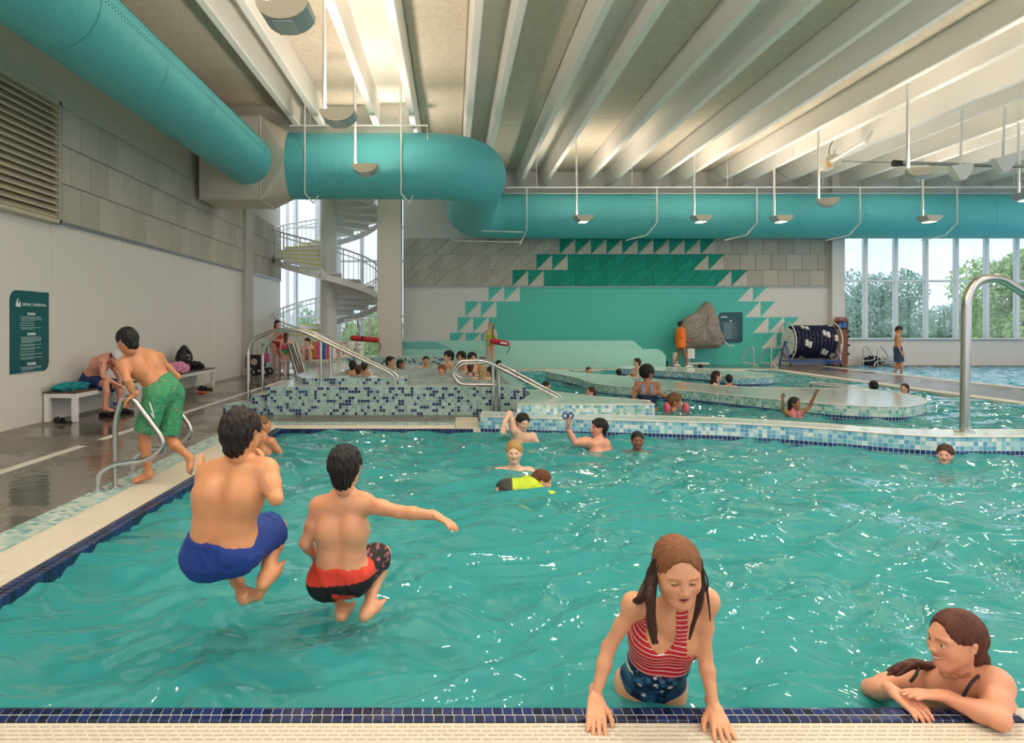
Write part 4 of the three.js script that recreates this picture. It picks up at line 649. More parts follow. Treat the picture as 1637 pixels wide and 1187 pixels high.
  const cback = cg.clone(); { const p = cback.attributes.position; for (let i = 0; i < p.count; i++) p.setZ(i, -Xd - (p.getZ(i) + Xd) * 0.6); cback.computeVertexNormals(); }
  obj('cover', [cg, cback], std({ color: 0x8f887e, roughness: 0.8, side: THREE.DoubleSide }), L);
  obj('mast', rod(V((1100 - CX) * mm, 0.05, -Xd), V((1106 - CX) * mm, 1.0, -Xd), 0.05, 10), M.white, L); obj('seat', bx((1096 - CX) * mm, (1108 - CX) * mm, 0.28, 0.66, 25.7, 25.8, 0.02), M.white, L); obj('footrest', bx((1092 - CX) * mm, (1128 - CX) * mm, 0.08, 0.14, 25.45, 25.75, 0.015), M.white, L); obj('arm', tube(rounded([V((1156 - CX) * mm, 0.95, -Xd + 0.1), V((1164 - CX) * mm, 0.75, -Xd + 0.1), V((1172 - CX) * mm, 0.78, -Xd + 0.1)], 0.05), 0.02, 8), M.white, L); obj('battery', bx((1077 - CX) * mm, (1084 - CX) * mm, 0, 0.5, 25.9, 26.1, 0.02), M.white, L);
}
// ---------------------------------------------------------------- things by the stair and along the far deck
{
  const w = thing('wagon', 'black folding wagon with fabric sides near the stair', 'wagon', [-5.95, 0, -21.0]);
  obj('basket', [bx(-0.3, 0.22, 0.24, 0.62, -0.2, 0.2, 0.02)], std({ color: 0x1b1b1e, roughness: 0.8 }), w); obj('front_print', new THREE.CircleGeometry(0.1, 20).translate(-0.04, 0.42, 0.203), std({ color: 0xb9a494, roughness: 0.8 }), w);
  for (const x of [-0.08, 0.26]) for (const z of [0.2, -0.2]) obj('wheel', new THREE.TorusGeometry(0.09, 0.03, 8, 20).translate(x + 0.05, 0.12, z), M.black, w);
  obj('handle', tube(rounded([V(0.24, 0.5, 0), V(0.3, 0.85, 0), V(0.2, 0.95, 0), V(0.14, 0.88, 0)], 0.06), 0.015, 6), M.black, w); obj('pink_bag', crumple(0.08, 0.16, 0.06, 21, 0), std({ color: 0xcf4f86, roughness: 0.8 }), w).position.set(0.3, 0.52, 0.05);
  const bn = thing('bench', 'long low bench hung with towels in front of the stair', 'bench', [0, 0, 0]);
  obj('seat', bx(-5.2, -2.9, 0.42, 0.47, 20.9, 21.35, 0.008), M.cream, bn); for (const x of [-5.1, -4.55, -3.0]) obj('leg', bx(x, x + 0.06, 0, 0.42, 20.95, 21.3), M.white, bn);
  const drape = (label, x, w2, h0, h1, d, mat, lean = 0) => { const g = new THREE.PlaneGeometry(w2, h1 - h0, 24, 16), p = g.attributes.position; for (let i = 0; i < p.count; i++) { const xx = p.getX(i), yy = p.getY(i); p.setZ(i, 0.05 * Math.sin(xx * 22 + yy * 2) + 0.03 * noise2(xx * 6, yy * 4) + lean * yy * 0.2); p.setX(i, xx + lean * -yy); } g.computeVertexNormals(); const back = g.clone().translate(0, 0, -0.02); const t = obj('towel', [g, back], mat); t.position.set(x, (h0 + h1) / 2, -d); tag(t, label, 'towel'); };
  const stripes = canvasTex(128, 128, (c) => { for (let i = 0; i < 8; i++) { c.fillStyle = i % 2 ? '#e4e0d6' : '#6a675f'; c.fillRect(i * 16, 0, 16, 128); } }), bright = canvasTex(128, 128, (c) => { ['#d8a52b', '#c94f78', '#b83a5e', '#2c6fb0', '#c8556b', '#1f5c96'].forEach((q, i) => { c.fillStyle = q; c.fillRect(i * 22, 0, 22, 128); }); }), floral = canvasTex(256, 256, (c) => { c.fillStyle = '#e8e4dd'; c.fillRect(0, 0, 256, 256); reseed(88); for (let i = 0; i < 34; i++) { c.fillStyle = ['#d98aa6', '#c96f92', '#7fa58a', '#a9a49c'][i % 4]; c.beginPath(); c.ellipse(rnd() * 256, rnd() * 256, rr(6, 20), rr(4, 12), rnd() * 3, 0, 7); c.fill(); } });
  drape('grey and white striped towel hanging off the bench', -4.72, 0.34, 0.02, 0.98, 20.82, std({ map: stripes, roughness: 0.95 }), 0.3);
  drape('bright multicoloured towel behind the sitting girl', -4.05, 0.62, 0.47, 1.02, 21.4, std({ map: bright, roughness: 0.95 }));
  drape('white floral towel spread along the bench back', -3.25, 0.95, 0.45, 1.02, 21.45, std({ map: floral, roughness: 0.95 }));
  const tube1 = (label, x, y, d, turn, len = 0.9, parent) => { const t = thing('rescue_tube', label, 'rescue tube', [x, y, -d], 0); t.rotation.z = turn; obj('foam_tube', new THREE.CapsuleGeometry(0.085, len - 0.2, 8, 20).rotateZ(Math.PI / 2).scale(1, 1, 0.6), M.red, t); obj('strap', tube(rounded([V(len / 2 - 0.1, 0, 0.05), V(len / 2 + 0.05, -0.15, 0.06), V(len / 2, -0.4, 0.08)], 0.08), 0.012, 6), M.black, t); obj('buckle', bx(-0.1, -0.04, -0.1, 0.1, -0.075, -0.055), M.black, t); return t; };
  const rt = tube1('red rescue tube hung by the concrete column', -2.86, 1.08, 22.5, -0.08, 1.0);
  const bag = thing('equipment_lid', 'grey round equipment cover on the deck behind the whirlpool', 'cover', [-3.55, 0, -20.3]); obj('lid', new THREE.LatheGeometry([[0, 0.26], [0.22, 0.24], [0.34, 0.14], [0.36, 0.04], [0.42, 0.03], [0.42, 0]].map(([x, y]) => new THREE.Vector2(x, y)), 28), M.greyMetal, bag); obj('lid_handle', new THREE.TorusGeometry(0.06, 0.012, 6, 16).translate(0, 0.27, 0), M.greyMetal, bag);
  const bags = [['black and white mesh bag under the windows', 1394, 0x25262a, 1], ['pale patterned bag heap under the windows', 1424, 0xb9bcc0, 2]];
  for (const [l, px, c, s] of bags) { const o = obj('mesh_bag', crumple(0.3, 0.2, 0.2, 30 + s, 0, 0.9, 0.5), std({ color: c, roughness: 0.8 })); o.position.set((px - CX) * 26.2 / FOCAL, 0.15, -26.2); tag(o, l, 'bag'); }
  // hoist on the ceiling
  const h = thing('ceiling_hoist', 'white ceiling hoist with motor and long drive shaft', 'hoist', [0, 0, 0]), hp = (x, y, d) => at(x, y, d);
  obj('drive_shaft', [rod(hp(1345, 258, 21), hp(1440, 260, 19.5), 0.022, 8), rod(hp(1440, 260, 19.5), hp(1700, 268, 17), 0.05, 10)], M.greyMetal, h);
  obj('motor', [bx(-0.16, 0.16, -0.13, 0.13, -0.2, 0.2, 0.02).translate(...hp(1320, 265, 21).toArray()), new THREE.CylinderGeometry(0.17, 0.17, 0.3, 20).rotateZ(Math.PI / 2).translate(...hp(1333, 256, 21).toArray())], M.box, h);
  obj('motor_label', bx(-0.05, 0.05, -0.08, 0.06, -0.225, -0.2).translate(...hp(1320, 265, 21).toArray()), std({ color: 0xd7a02c, roughness: 0.5 }), h);
  obj('coupling', new THREE.CylinderGeometry(0.1, 0.07, 0.35, 10).rotateZ(Math.PI / 2).translate(...hp(1438, 261, 19.5).toArray()), M.black, h);
  for (const [x, y, d] of [[1535, 274, 17.5], [1603, 262, 17.5]]) { const p = hp(x, y, d); obj('bracket', [extrude([[-0.28, 0.12], [0.28, 0.2], [0.22, -0.02], [0.06, -0.22], [-0.08, -0.22]], 0.2, 0.01).translate(p.x, p.y, p.z - 0.1), rod(V(p.x, p.y + 0.1, p.z), V(p.x + 0.05, YS + 0.2, p.z), 0.03, 6)], M.whiteMetal, h); }
  obj('support_frame', [rod(hp(1334, 250, 21), V(hp(1334, 250, 21).x, YS, -21), 0.04, 8), rod(hp(1322, 262, 21), hp(1385, 225, 19), 0.06, 8), rod(hp(1385, 225, 19), V(hp(1395, 212, 19).x, YS, -19), 0.04, 8)], M.whiteMetal, h);
  obj('cable', tube(rounded([hp(1328, 258, 21), hp(1324, 240, 21), hp(1336, 215, 20.5)], 0.2), 0.012, 6), M.black, h);
}
// ---------------------------------------------------------------- outside
{
  struct('ground', bx(-60, 80, -0.6, -0.3, 29.2, 190), std({ color: 0x8fae78, roughness: 1 }), 'lawn outside the windows');
  const leaf = new THREE.PlaneGeometry(1, 0.6); leaf.translate(0, 0, 0);
  const tints = [[0.34, 0.52, 0.40], [0.30, 0.48, 0.33], [0.42, 0.60, 0.36], [0.50, 0.66, 0.28]];
  let seedT = 300;
  const tree = (label, px, d, r, h, tint, n = 6500, wide = 1) => {
    reseed(seedT++); const x = (px - CX) / FOCAL * d, t = thing('tree', label, 'tree', [x, -0.35, -d], 0, 'trees outside the windows');
    obj('trunk', tube([V(0, 0, 0), V(0.1, h * 0.4, 0), V(0, h * 0.8, 0.1)], (q) => lerp(0.28, 0.1, q) * r / 4, 10), std({ color: 0x5c5044, roughness: 0.95 }), t);
    const crown = new THREE.InstancedMesh(leaf, phys({ color: 0xffffff, roughness: 1, transmission: 0.3, thickness: 0, side: THREE.DoubleSide }), n), m = new THREE.Matrix4(), e = new THREE.Euler(), q = new THREE.Quaternion(), blobs = Array.from({ length: 16 }, () => [rr(-0.72, 0.72) * r * wide, h - r * rr(0.25, 1.7), rr(-0.6, 0.6) * r, r * rr(0.3, 0.52)]), col = new THREE.Color();
    for (let i = 0; i < n; i++) { const b = blobs[Math.floor(rnd() * blobs.length)], u = rr(-1, 1), a = rnd() * 6.283, s = Math.sqrt(1 - u * u), k = b[3] * (0.75 + 0.3 * rnd()), sz = r * rr(0.035, 0.075); e.set(rnd() * 6, rnd() * 6, rnd() * 6); q.setFromEuler(e); m.compose(V(b[0] + s * Math.cos(a) * k, b[1] + u * k, b[2] + s * Math.sin(a) * k), q, V(sz, sz, sz)); crown.setMatrixAt(i, m); const v = rr(0.7, 1.25); crown.setColorAt(i, col.setRGB(tint[0] * v, tint[1] * v, tint[2] * v)); }
    crown.name = 'crown'; crown.userData.kind = 'stuff'; put(crown, t);
  };
  tree('large rounded tree behind the first window bays', 1400, 82, 4.9, 7.6, tints[0], 12000); tree('blue green tree beside the large rounded tree', 1452, 86, 3.4, 5.6, tints[0]); tree('distant tree low in the fourth window bay', 1508, 95, 3.2, 5.0, tints[1]); tree('low hazy tree behind the bent spout', 1560, 95, 3.4, 4.6, tints[0]); tree('bright green tree at the right picture edge', 1640, 55, 4.6, 8.8, tints[3], 13000); tree('yellow green bush low by the right windows', 1592, 60, 2.4, 4.0, tints[2]); tree('small tree at the left window column', 1352, 88, 2.8, 5.2, tints[1]); tree('hazy tree filling the third window bay', 1478, 100, 3.6, 4.4, tints[1]);
  tree('leafy tree behind the spiral stair pole', 505, 46, 2.6, 3.6, tints[2]); tree('pale leafy tree seen left through the stair tower', 470, 50, 2.8, 3.3, tints[2]); tree('bright tree behind the stair treads', 572, 44, 2.4, 3.0, tints[3]); tree('leafy bush between stair and column', 600, 48, 2.2, 2.8, tints[2]);
}

// ---------------------------------------------------------------- people: a distance field meshed into one skin
class Field {
  constructor(prims, cell, pad = 0.03) {
    this.cell = cell; const lo = V(1e9, 1e9, 1e9), hi = V(-1e9, -1e9, -1e9);
    for (const p of prims) { if (p.sub) continue; for (const [c, r] of p.e ? [[p.a, Math.max(p.e.x, p.e.y, p.e.z)]] : [[p.a, p.ra], [p.b, p.rb]]) { lo.min(c.clone().subScalar(r)); hi.max(c.clone().addScalar(r)); } }
    lo.subScalar(cell * 2.5 + 0.012); hi.addScalar(cell * 2.5 + 0.012); this.lo = lo;
    this.n = [0, 1, 2].map((k) => Math.ceil((hi.getComponent(k) - lo.getComponent(k)) / cell) + 1); this.f = new Float32Array(this.n[0] * this.n[1] * this.n[2]).fill(0.5);
    for (const p of prims) this.add(p, pad + cell * 2);
  }
  add(p, pad) {
    const { cell, lo, f } = this, [nx, ny, nz] = this.n, k = p.k ?? 0.02, a = p.a, b = p.b ?? p.a, R = p.e ? Math.max(p.e.x, p.e.y, p.e.z) : Math.max(p.ra, p.rb), m = R + pad + k;
    const i0 = Math.max(0, Math.floor((Math.min(a.x, b.x) - m - lo.x) / cell)), i1 = Math.min(nx - 1, Math.ceil((Math.max(a.x, b.x) + m - lo.x) / cell)), j0 = Math.max(0, Math.floor((Math.min(a.y, b.y) - m - lo.y) / cell)), j1 = Math.min(ny - 1, Math.ceil((Math.max(a.y, b.y) + m - lo.y) / cell)), k0 = Math.max(0, Math.floor((Math.min(a.z, b.z) - m - lo.z) / cell)), k1 = Math.min(nz - 1, Math.ceil((Math.max(a.z, b.z) + m - lo.z) / cell));
    const bx_ = b.x - a.x, by = b.y - a.y, bz = b.z - a.z, bb = bx_ * bx_ + by * by + bz * bz || 1e-9, len = Math.sqrt(bb), e = p.e, cl = p.clip;
    for (let z = k0; z <= k1; z++) for (let y = j0; y <= j1; y++) for (let x = i0; x <= i1; x++) {
      const px = lo.x + x * cell - a.x, py = lo.y + y * cell - a.y, pz = lo.z + z * cell - a.z; let d;
      if (e) { const qx = px / e.x, qy = py / e.y, qz = pz / e.z, u = Math.sqrt(qx * qx + qy * qy + qz * qz), w = Math.sqrt((qx / e.x) ** 2 + (qy / e.y) ** 2 + (qz / e.z) ** 2) || 1e-6; d = u * (u - 1) / w; } else {
        const t0 = (px * bx_ + py * by + pz * bz) / bb, t = t0 < 0 ? 0 : t0 > 1 ? 1 : t0, dx = px - bx_ * t, dy = py - by * t, dz = pz - bz * t; d = Math.sqrt(dx * dx + dy * dy + dz * dz) - (p.ra + (p.rb - p.ra) * t);
        if (p.flat) { const ex = px - bx_ * t0, ey = py - by * t0, ez = pz - bz * t0; if (t0 > 0) d = Math.max(Math.sqrt(ex * ex + ey * ey + ez * ez) - (p.ra + (p.rb - p.ra) * t), (t0 - 1) * len); }
      }
      if (cl) for (const c of cl) d = Math.max(d, (px + a.x - c.p.x) * c.n.x + (py + a.y - c.p.y) * c.n.y + (pz + a.z - c.p.z) * c.n.z);
      const o = (z * ny + y) * nx + x, v = f[o];
      if (p.sub) { const h = Math.max(k - Math.abs(v + d), 0) / k; f[o] = Math.max(v, -d) + h * h * k * 0.25; } else { const h = Math.max(k - Math.abs(v - d), 0) / k; f[o] = Math.min(v, d) - h * h * k * 0.25; }
    }
  }
  warp(fn) { const [nx, ny, nz] = this.n, { cell, lo, f } = this; for (let z = 0, o = 0; z < nz; z++) for (let y = 0; y < ny; y++) for (let x = 0; x < nx; x++, o++) if (f[o] < 0.08) f[o] = fn(f[o], lo.x + x * cell, lo.y + y * cell, lo.z + z * cell); return this; }
  mesh(color) {                                                     // naive surface nets
    const [nx, ny, nz] = this.n, { cell, lo, f } = this, ids = new Int32Array(nx * ny * nz).fill(-1), pos = [], idx = [], st = [1, nx, nx * ny];
    for (let z = 0; z < nz - 1; z++) for (let y = 0; y < ny - 1; y++) for (let x = 0; x < nx - 1; x++) {
      const o = (z * ny + y) * nx + x; let s = 0, cx = 0, cy = 0, cz = 0, c = 0;
      const v = [f[o], f[o + 1], f[o + nx], f[o + nx + 1], f[o + st[2]], f[o + st[2] + 1], f[o + st[2] + nx], f[o + st[2] + nx + 1]];
      for (let i = 0; i < 8; i++) if (v[i] < 0) s++; if (s === 0 || s === 8) continue;
      for (let i = 0; i < 8; i++) for (let q = 0; q < 3; q++) { const j = i | (1 << q); if (j === i) continue; const a = v[i], b = v[j]; if ((a < 0) === (b < 0)) continue; const t = a / (a - b); cx += (i & 1) + (q === 0 ? t : 0); cy += ((i >> 1) & 1) + (q === 1 ? t : 0); cz += ((i >> 2) & 1) + (q === 2 ? t : 0); c++; }
      ids[o] = pos.length / 3; pos.push(lo.x + (x + cx / c) * cell, lo.y + (y + cy / c) * cell, lo.z + (z + cz / c) * cell);
    }
    for (let z = 1; z < nz - 1; z++) for (let y = 1; y < ny - 1; y++) for (let x = 1; x < nx - 1; x++) {
      const o = (z * ny + y) * nx + x, a = f[o];
      for (let q = 0; q < 3; q++) { const b = f[o + st[q]]; if ((a < 0) === (b < 0)) continue; const u = st[(q + 1) % 3], w = st[(q + 2) % 3], A = ids[o], B = ids[o - u], C = ids[o - u - w], D = ids[o - w]; if (A < 0 || B < 0 || C < 0 || D < 0) continue; if (a < 0) idx.push(A, B, C, A, C, D); else idx.push(A, C, B, A, D, C); }
    }
    const g = new THREE.BufferGeometry(); g.setAttribute('position', new THREE.Float32BufferAttribute(pos, 3)); g.setIndex(idx); g.computeVertexNormals();
    if (color) { const c = new Float32Array(pos.length), n = g.attributes.normal.array; for (let i = 0; i < pos.length; i += 3) { const q = color(pos[i], pos[i + 1], pos[i + 2], n, i); c[i] = q[0]; c[i + 1] = q[1]; c[i + 2] = q[2]; } g.setAttribute('color', new THREE.BufferAttribute(c, 3)); }
    return g;
  }
}
const cap = (a, b, ra, rb = ra, k = 0.02) => ({ a, b, ra, rb, k }), ell = (c, x, y, z, k = 0.02) => ({ a: c, e: V(x, y, z), k });
const rgb = (h) => { const c = new THREE.Color(h); return [c.r, c.g, c.b]; };
const mixc = (a, b, t) => [lerp(a[0], b[0], t), lerp(a[1], b[1], t), lerp(a[2], b[2], t)];
const skinMat = phys({ vertexColors: true, roughness: 0.42, clearcoat: 0.12, clearcoatRoughness: 0.3, bumpMap: null }), hairMat = std({ vertexColors: true, roughness: 0.62 });
const SK = { fair: 0xe6b89c, pink: 0xe3a68c, tan: 0xd9a177, brown: 0xa56c4b, dark: 0x80503a, olive: 0xc8926c };
const HR = { black: 0x110d0b, dark: 0x23170f, brown: 0x4a2d1d, auburn: 0x6e3a1f, red: 0x8a4a26, blond: 0xc09a5c, sandy: 0x8a6437 };

const headCache = {};
function headGeo(cell, skin, hair, style, mouth = 'closed', lids = false) {
  const key = [cell, skin, hair, style, mouth, lids].join(); if (headCache[key]) return headCache[key];
  const P = [ell(V(0, 0.03, -0.012), 0.075, 0.086, 0.094, 0.02), cap(V(0, -0.005, 0.03), V(0, -0.072, 0.052), 0.058, 0.03, 0.03), ell(V(0, -0.02, 0.03), 0.064, 0.075, 0.052, 0.03)];
  for (const s of [-1, 1]) P.push(cap(V(s * 0.05, -0.035, 0.004), V(s * 0.014, -0.086, 0.055), 0.016, 0.018, 0.025), ell(V(s * 0.036, -0.018, 0.058), 0.026, 0.024, 0.022, 0.02), cap(V(s * 0.014, 0.024, 0.078), V(s * 0.046, 0.024, 0.064), 0.007, 0.007, 0.015));
  for (const s of [-1, 1]) P.push({ ...ell(V(s * 0.031, 0.004, 0.09), 0.019, 0.012, 0.014, 0.014), sub: true });
  if (cell < 0.006) for (const s of [-1, 1]) P.push(ell(V(s * 0.031, 0.004, 0.0705), 0.0135, 0.0125, 0.0125, 0.003));
  P.push(cap(V(0, 0.014, 0.079), V(0, -0.021, 0.098), 0.0075, 0.0095, 0.012));
  for (const s of [-1, 1]) P.push(ell(V(s * 0.0095, -0.0255, 0.09), 0.0078, 0.0068, 0.0105, 0.008));
  const open = mouth === 'open' || mouth === 'smile', w = mouth === 'smile' ? 0.026 : 0.019, up = mouth === 'smile' ? 0.006 : 0;
  for (const s of [-1, 1]) P.push(cap(V(0, -0.0465, 0.0845), V(s * w, -0.05 + up, 0.074 - up * 0.5), 0.0055, 0.0028, 0.006), cap(V(0, open ? -0.0615 : -0.056, 0.082), V(s * w * 0.85, open ? -0.055 + up : -0.053 + up, 0.074 - up * 0.5), 0.006, 0.0028, 0.006));
  if (mouth === 'open') P.push({ ...ell(V(0, -0.053 + up * 0.4, 0.088), w * 0.75, 0.0042, 0.012, 0.003), sub: true });
  for (const s of [-1, 1]) P.push(cap(V(s * 0.078, 0.02, -0.012), V(s * 0.072, -0.022, 0.0), 0.0095, 0.008, 0.008), cap(V(s * 0.08, 0.018, -0.018), V(s * 0.074, -0.01, -0.016), 0.008, 0.007, 0.006));
  P.push(cap(V(0, -0.045, -0.016), V(0, -0.1, -0.022), 0.048, 0.044, 0.03));
  const sk = rgb(skin), hc = rgb(hair), lip = mixc(sk, rgb(0xa83238), 0.6), blush = mixc(sk, rgb(0xc8604e), 0.3), white = rgb(0xe8e2da), iris = rgb(0x3a3226);
  const skinGeo = new Field(P, cell, 0.012).mesh((x, y, z) => {
    const ax = Math.abs(x), ex = ax - 0.031, ey = y - 0.004;
    if (z > 0.07 && (ex / 0.0125) ** 2 + (ey / (lids ? 0.0028 : 0.0052)) ** 2 < 1) return lids ? rgb(0x3a2418) : cell > 0.004 ? mixc(sk, iris, ex * ex + ey * ey < 0.007 ** 2 ? 0.85 : 0.25) : (ex * ex + ey * ey < 0.006 ** 2 ? iris : white);
    if (z > 0.05 && y > 0.02 + (ax - 0.03) * -0.12 && y < 0.0285 + (ax - 0.03) * -0.12 && ax > 0.012 && ax < 0.052) return mixc(sk, hc, 0.42);
    const my = y + (open ? 0.0535 : 0.051) - up * (ax / w) ** 2 * 1.2; if (z > 0.066 && ax < w + 0.001 && Math.abs(my) < (open ? 0.0115 : 0.0078) * (1 - 0.72 * (ax / w) ** 2)) return open && Math.abs(y + 0.0535 - up * (ax / w) ** 2 * 1.2) < 0.0042 * (1 - 0.5 * ax / w) && ax < w * 0.88 ? (mouth === 'smile' ? white : rgb(0x7a3a34)) : lip;
    if (z > 0.03 && ax > 0.02 && y < 0 && y > -0.04) return mixc(sk, blush, Math.max(0, 1 - Math.hypot(ax - 0.042, y + 0.018) / 0.022)); 
    return sk;
  });
  let hairGeo = null;
  if (style !== 'none') {
    const H = [], t = { short: 0.012, crop: 0.007, wet: 0.006, curly: 0.03, long: 0.01, bun: 0.008, mop: 0.02 }[style] ?? 0.01;
    H.push(ell(V(0, 0.035, -0.016), 0.077 + t, 0.085 + t, 0.095 + t, 0.02));
    if (style !== 'curly') H.push(cap(V(0, 0.0, -0.055), V(0, style === 'crop' ? -0.035 : -0.055, -0.055), 0.058 + t * 0.6, 0.046 + t * 0.5, 0.03)); else H.push(ell(V(0, 0.0, -0.05), 0.085, 0.08, 0.07, 0.03));
    const long = ['long', 'bun'].includes(style), slick = ['long', 'bun', 'wet'].includes(style);
    H.push({ ...ell(V(0, -0.026, 0.108), slick ? 0.074 : 0.068, style === 'mop' ? 0.074 : slick ? 0.118 : 0.1, slick ? 0.094 : 0.088, 0.012), sub: true });
    for (const s of [-1, 1]) H.push({ ...ell(V(s * 0.085, -0.034, 0.012), 0.034, long ? 0.03 : 0.052, long ? 0.03 : 0.042, 0.012), sub: true });
    if (style === 'long') { H.push(cap(V(0, -0.02, -0.07), V(0, -0.17, -0.075), 0.062, 0.055, 0.03), cap(V(0, -0.17, -0.075), V(0, -0.27, -0.08), 0.058, 0.025, 0.03)); }
    if (style === 'bun') H.push(ell(V(0, 0.05, -0.125), 0.04, 0.04, 0.035, 0.012));
    const F = new Field(H, cell, 0.02), am = { curly: 0.014, short: 0.006, mop: 0.008, crop: 0.0025, wet: 0.0022, long: 0.003, bun: 0.003 }[style] ?? 0.004, fr = style === 'curly' ? 55 : 40;
    F.warp((v, x, y, z) => { const a = Math.atan2(x, -z + 0.02), strand = style === 'curly' ? noise2(x * fr + 3, y * fr) * noise2(z * fr, y * fr + 9) * 1.6 : noise2(a * 9, (y + z) * 14) + 0.6 * noise2(a * 26, y * 9 + z * 5); return v - am * strand; });
    hairGeo = F.mesh((x, y, z) => { const a = Math.atan2(x, -z + 0.02), q = 0.8 + 0.35 * noise2(a * 22, y * 12) + 0.2 * noise2(a * 60, y * 20); return [hc[0] * q, hc[1] * q, hc[2] * q]; });
  }
  return (headCache[key] = { skinGeo, hairGeo });
}
function handPrims(w, dir, palm, thumb, s, curl = 0.3, spread = 0.12) {
  const u = dir.clone().normalize(), n = palm.clone().addScaledVector(u, -palm.dot(u)).normalize(), l = u.clone().cross(n); if (l.dot(thumb) < 0) l.negate();
  const P = [], at_ = (a, b, c) => w.clone().addScaledVector(u, a * s).addScaledVector(l, b * s).addScaledVector(n, c * s), off = [0.029, 0.0095, -0.0095, -0.027], len = [0.068, 0.076, 0.07, 0.054];
  P.push(cap(w.clone().addScaledVector(u, -0.03 * s), at_(0.015, 0, 0), 0.026 * s, 0.025 * s, 0.012));
  off.forEach((o, i) => {
    P.push(cap(at_(0.012, o * 0.6, 0), at_(0.085, o, 0), 0.0145 * s, 0.0115 * s, 0.01));
    let p = at_(0.085, o, 0), ang = -curl * 0.5, rr_ = 0.0094 * s; const side = o / 0.03 * spread;
    for (const [f, r] of [[0.45, 0.0088], [0.3, 0.0082], [0.25, 0.0068]]) { ang += curl; const q = p.clone().addScaledVector(u, Math.cos(ang) * Math.cos(side) * len[i] * f * s).addScaledVector(l, Math.sin(side) * len[i] * f * s).addScaledVector(n, Math.sin(ang) * len[i] * f * s); P.push(cap(p, q, rr_, r * s, 0.004)); p = q; rr_ = r * s; }
  });
  const t0 = at_(0.018, 0.02, 0.004), t1 = at_(0.052, 0.05, 0.012), t2 = at_(0.078, 0.06, 0.016 + curl * 0.01), t3 = at_(0.098, 0.062, 0.02 + curl * 0.02);
  P.push(cap(t0, t1, 0.0155 * s, 0.0125 * s, 0.01), cap(t1, t2, 0.0115 * s, 0.0098 * s, 0.005), cap(t2, t3, 0.0098 * s, 0.0078 * s, 0.004));
  return P;
}
const mid = (a, b, t = 0.5) => a.clone().lerp(b, t);
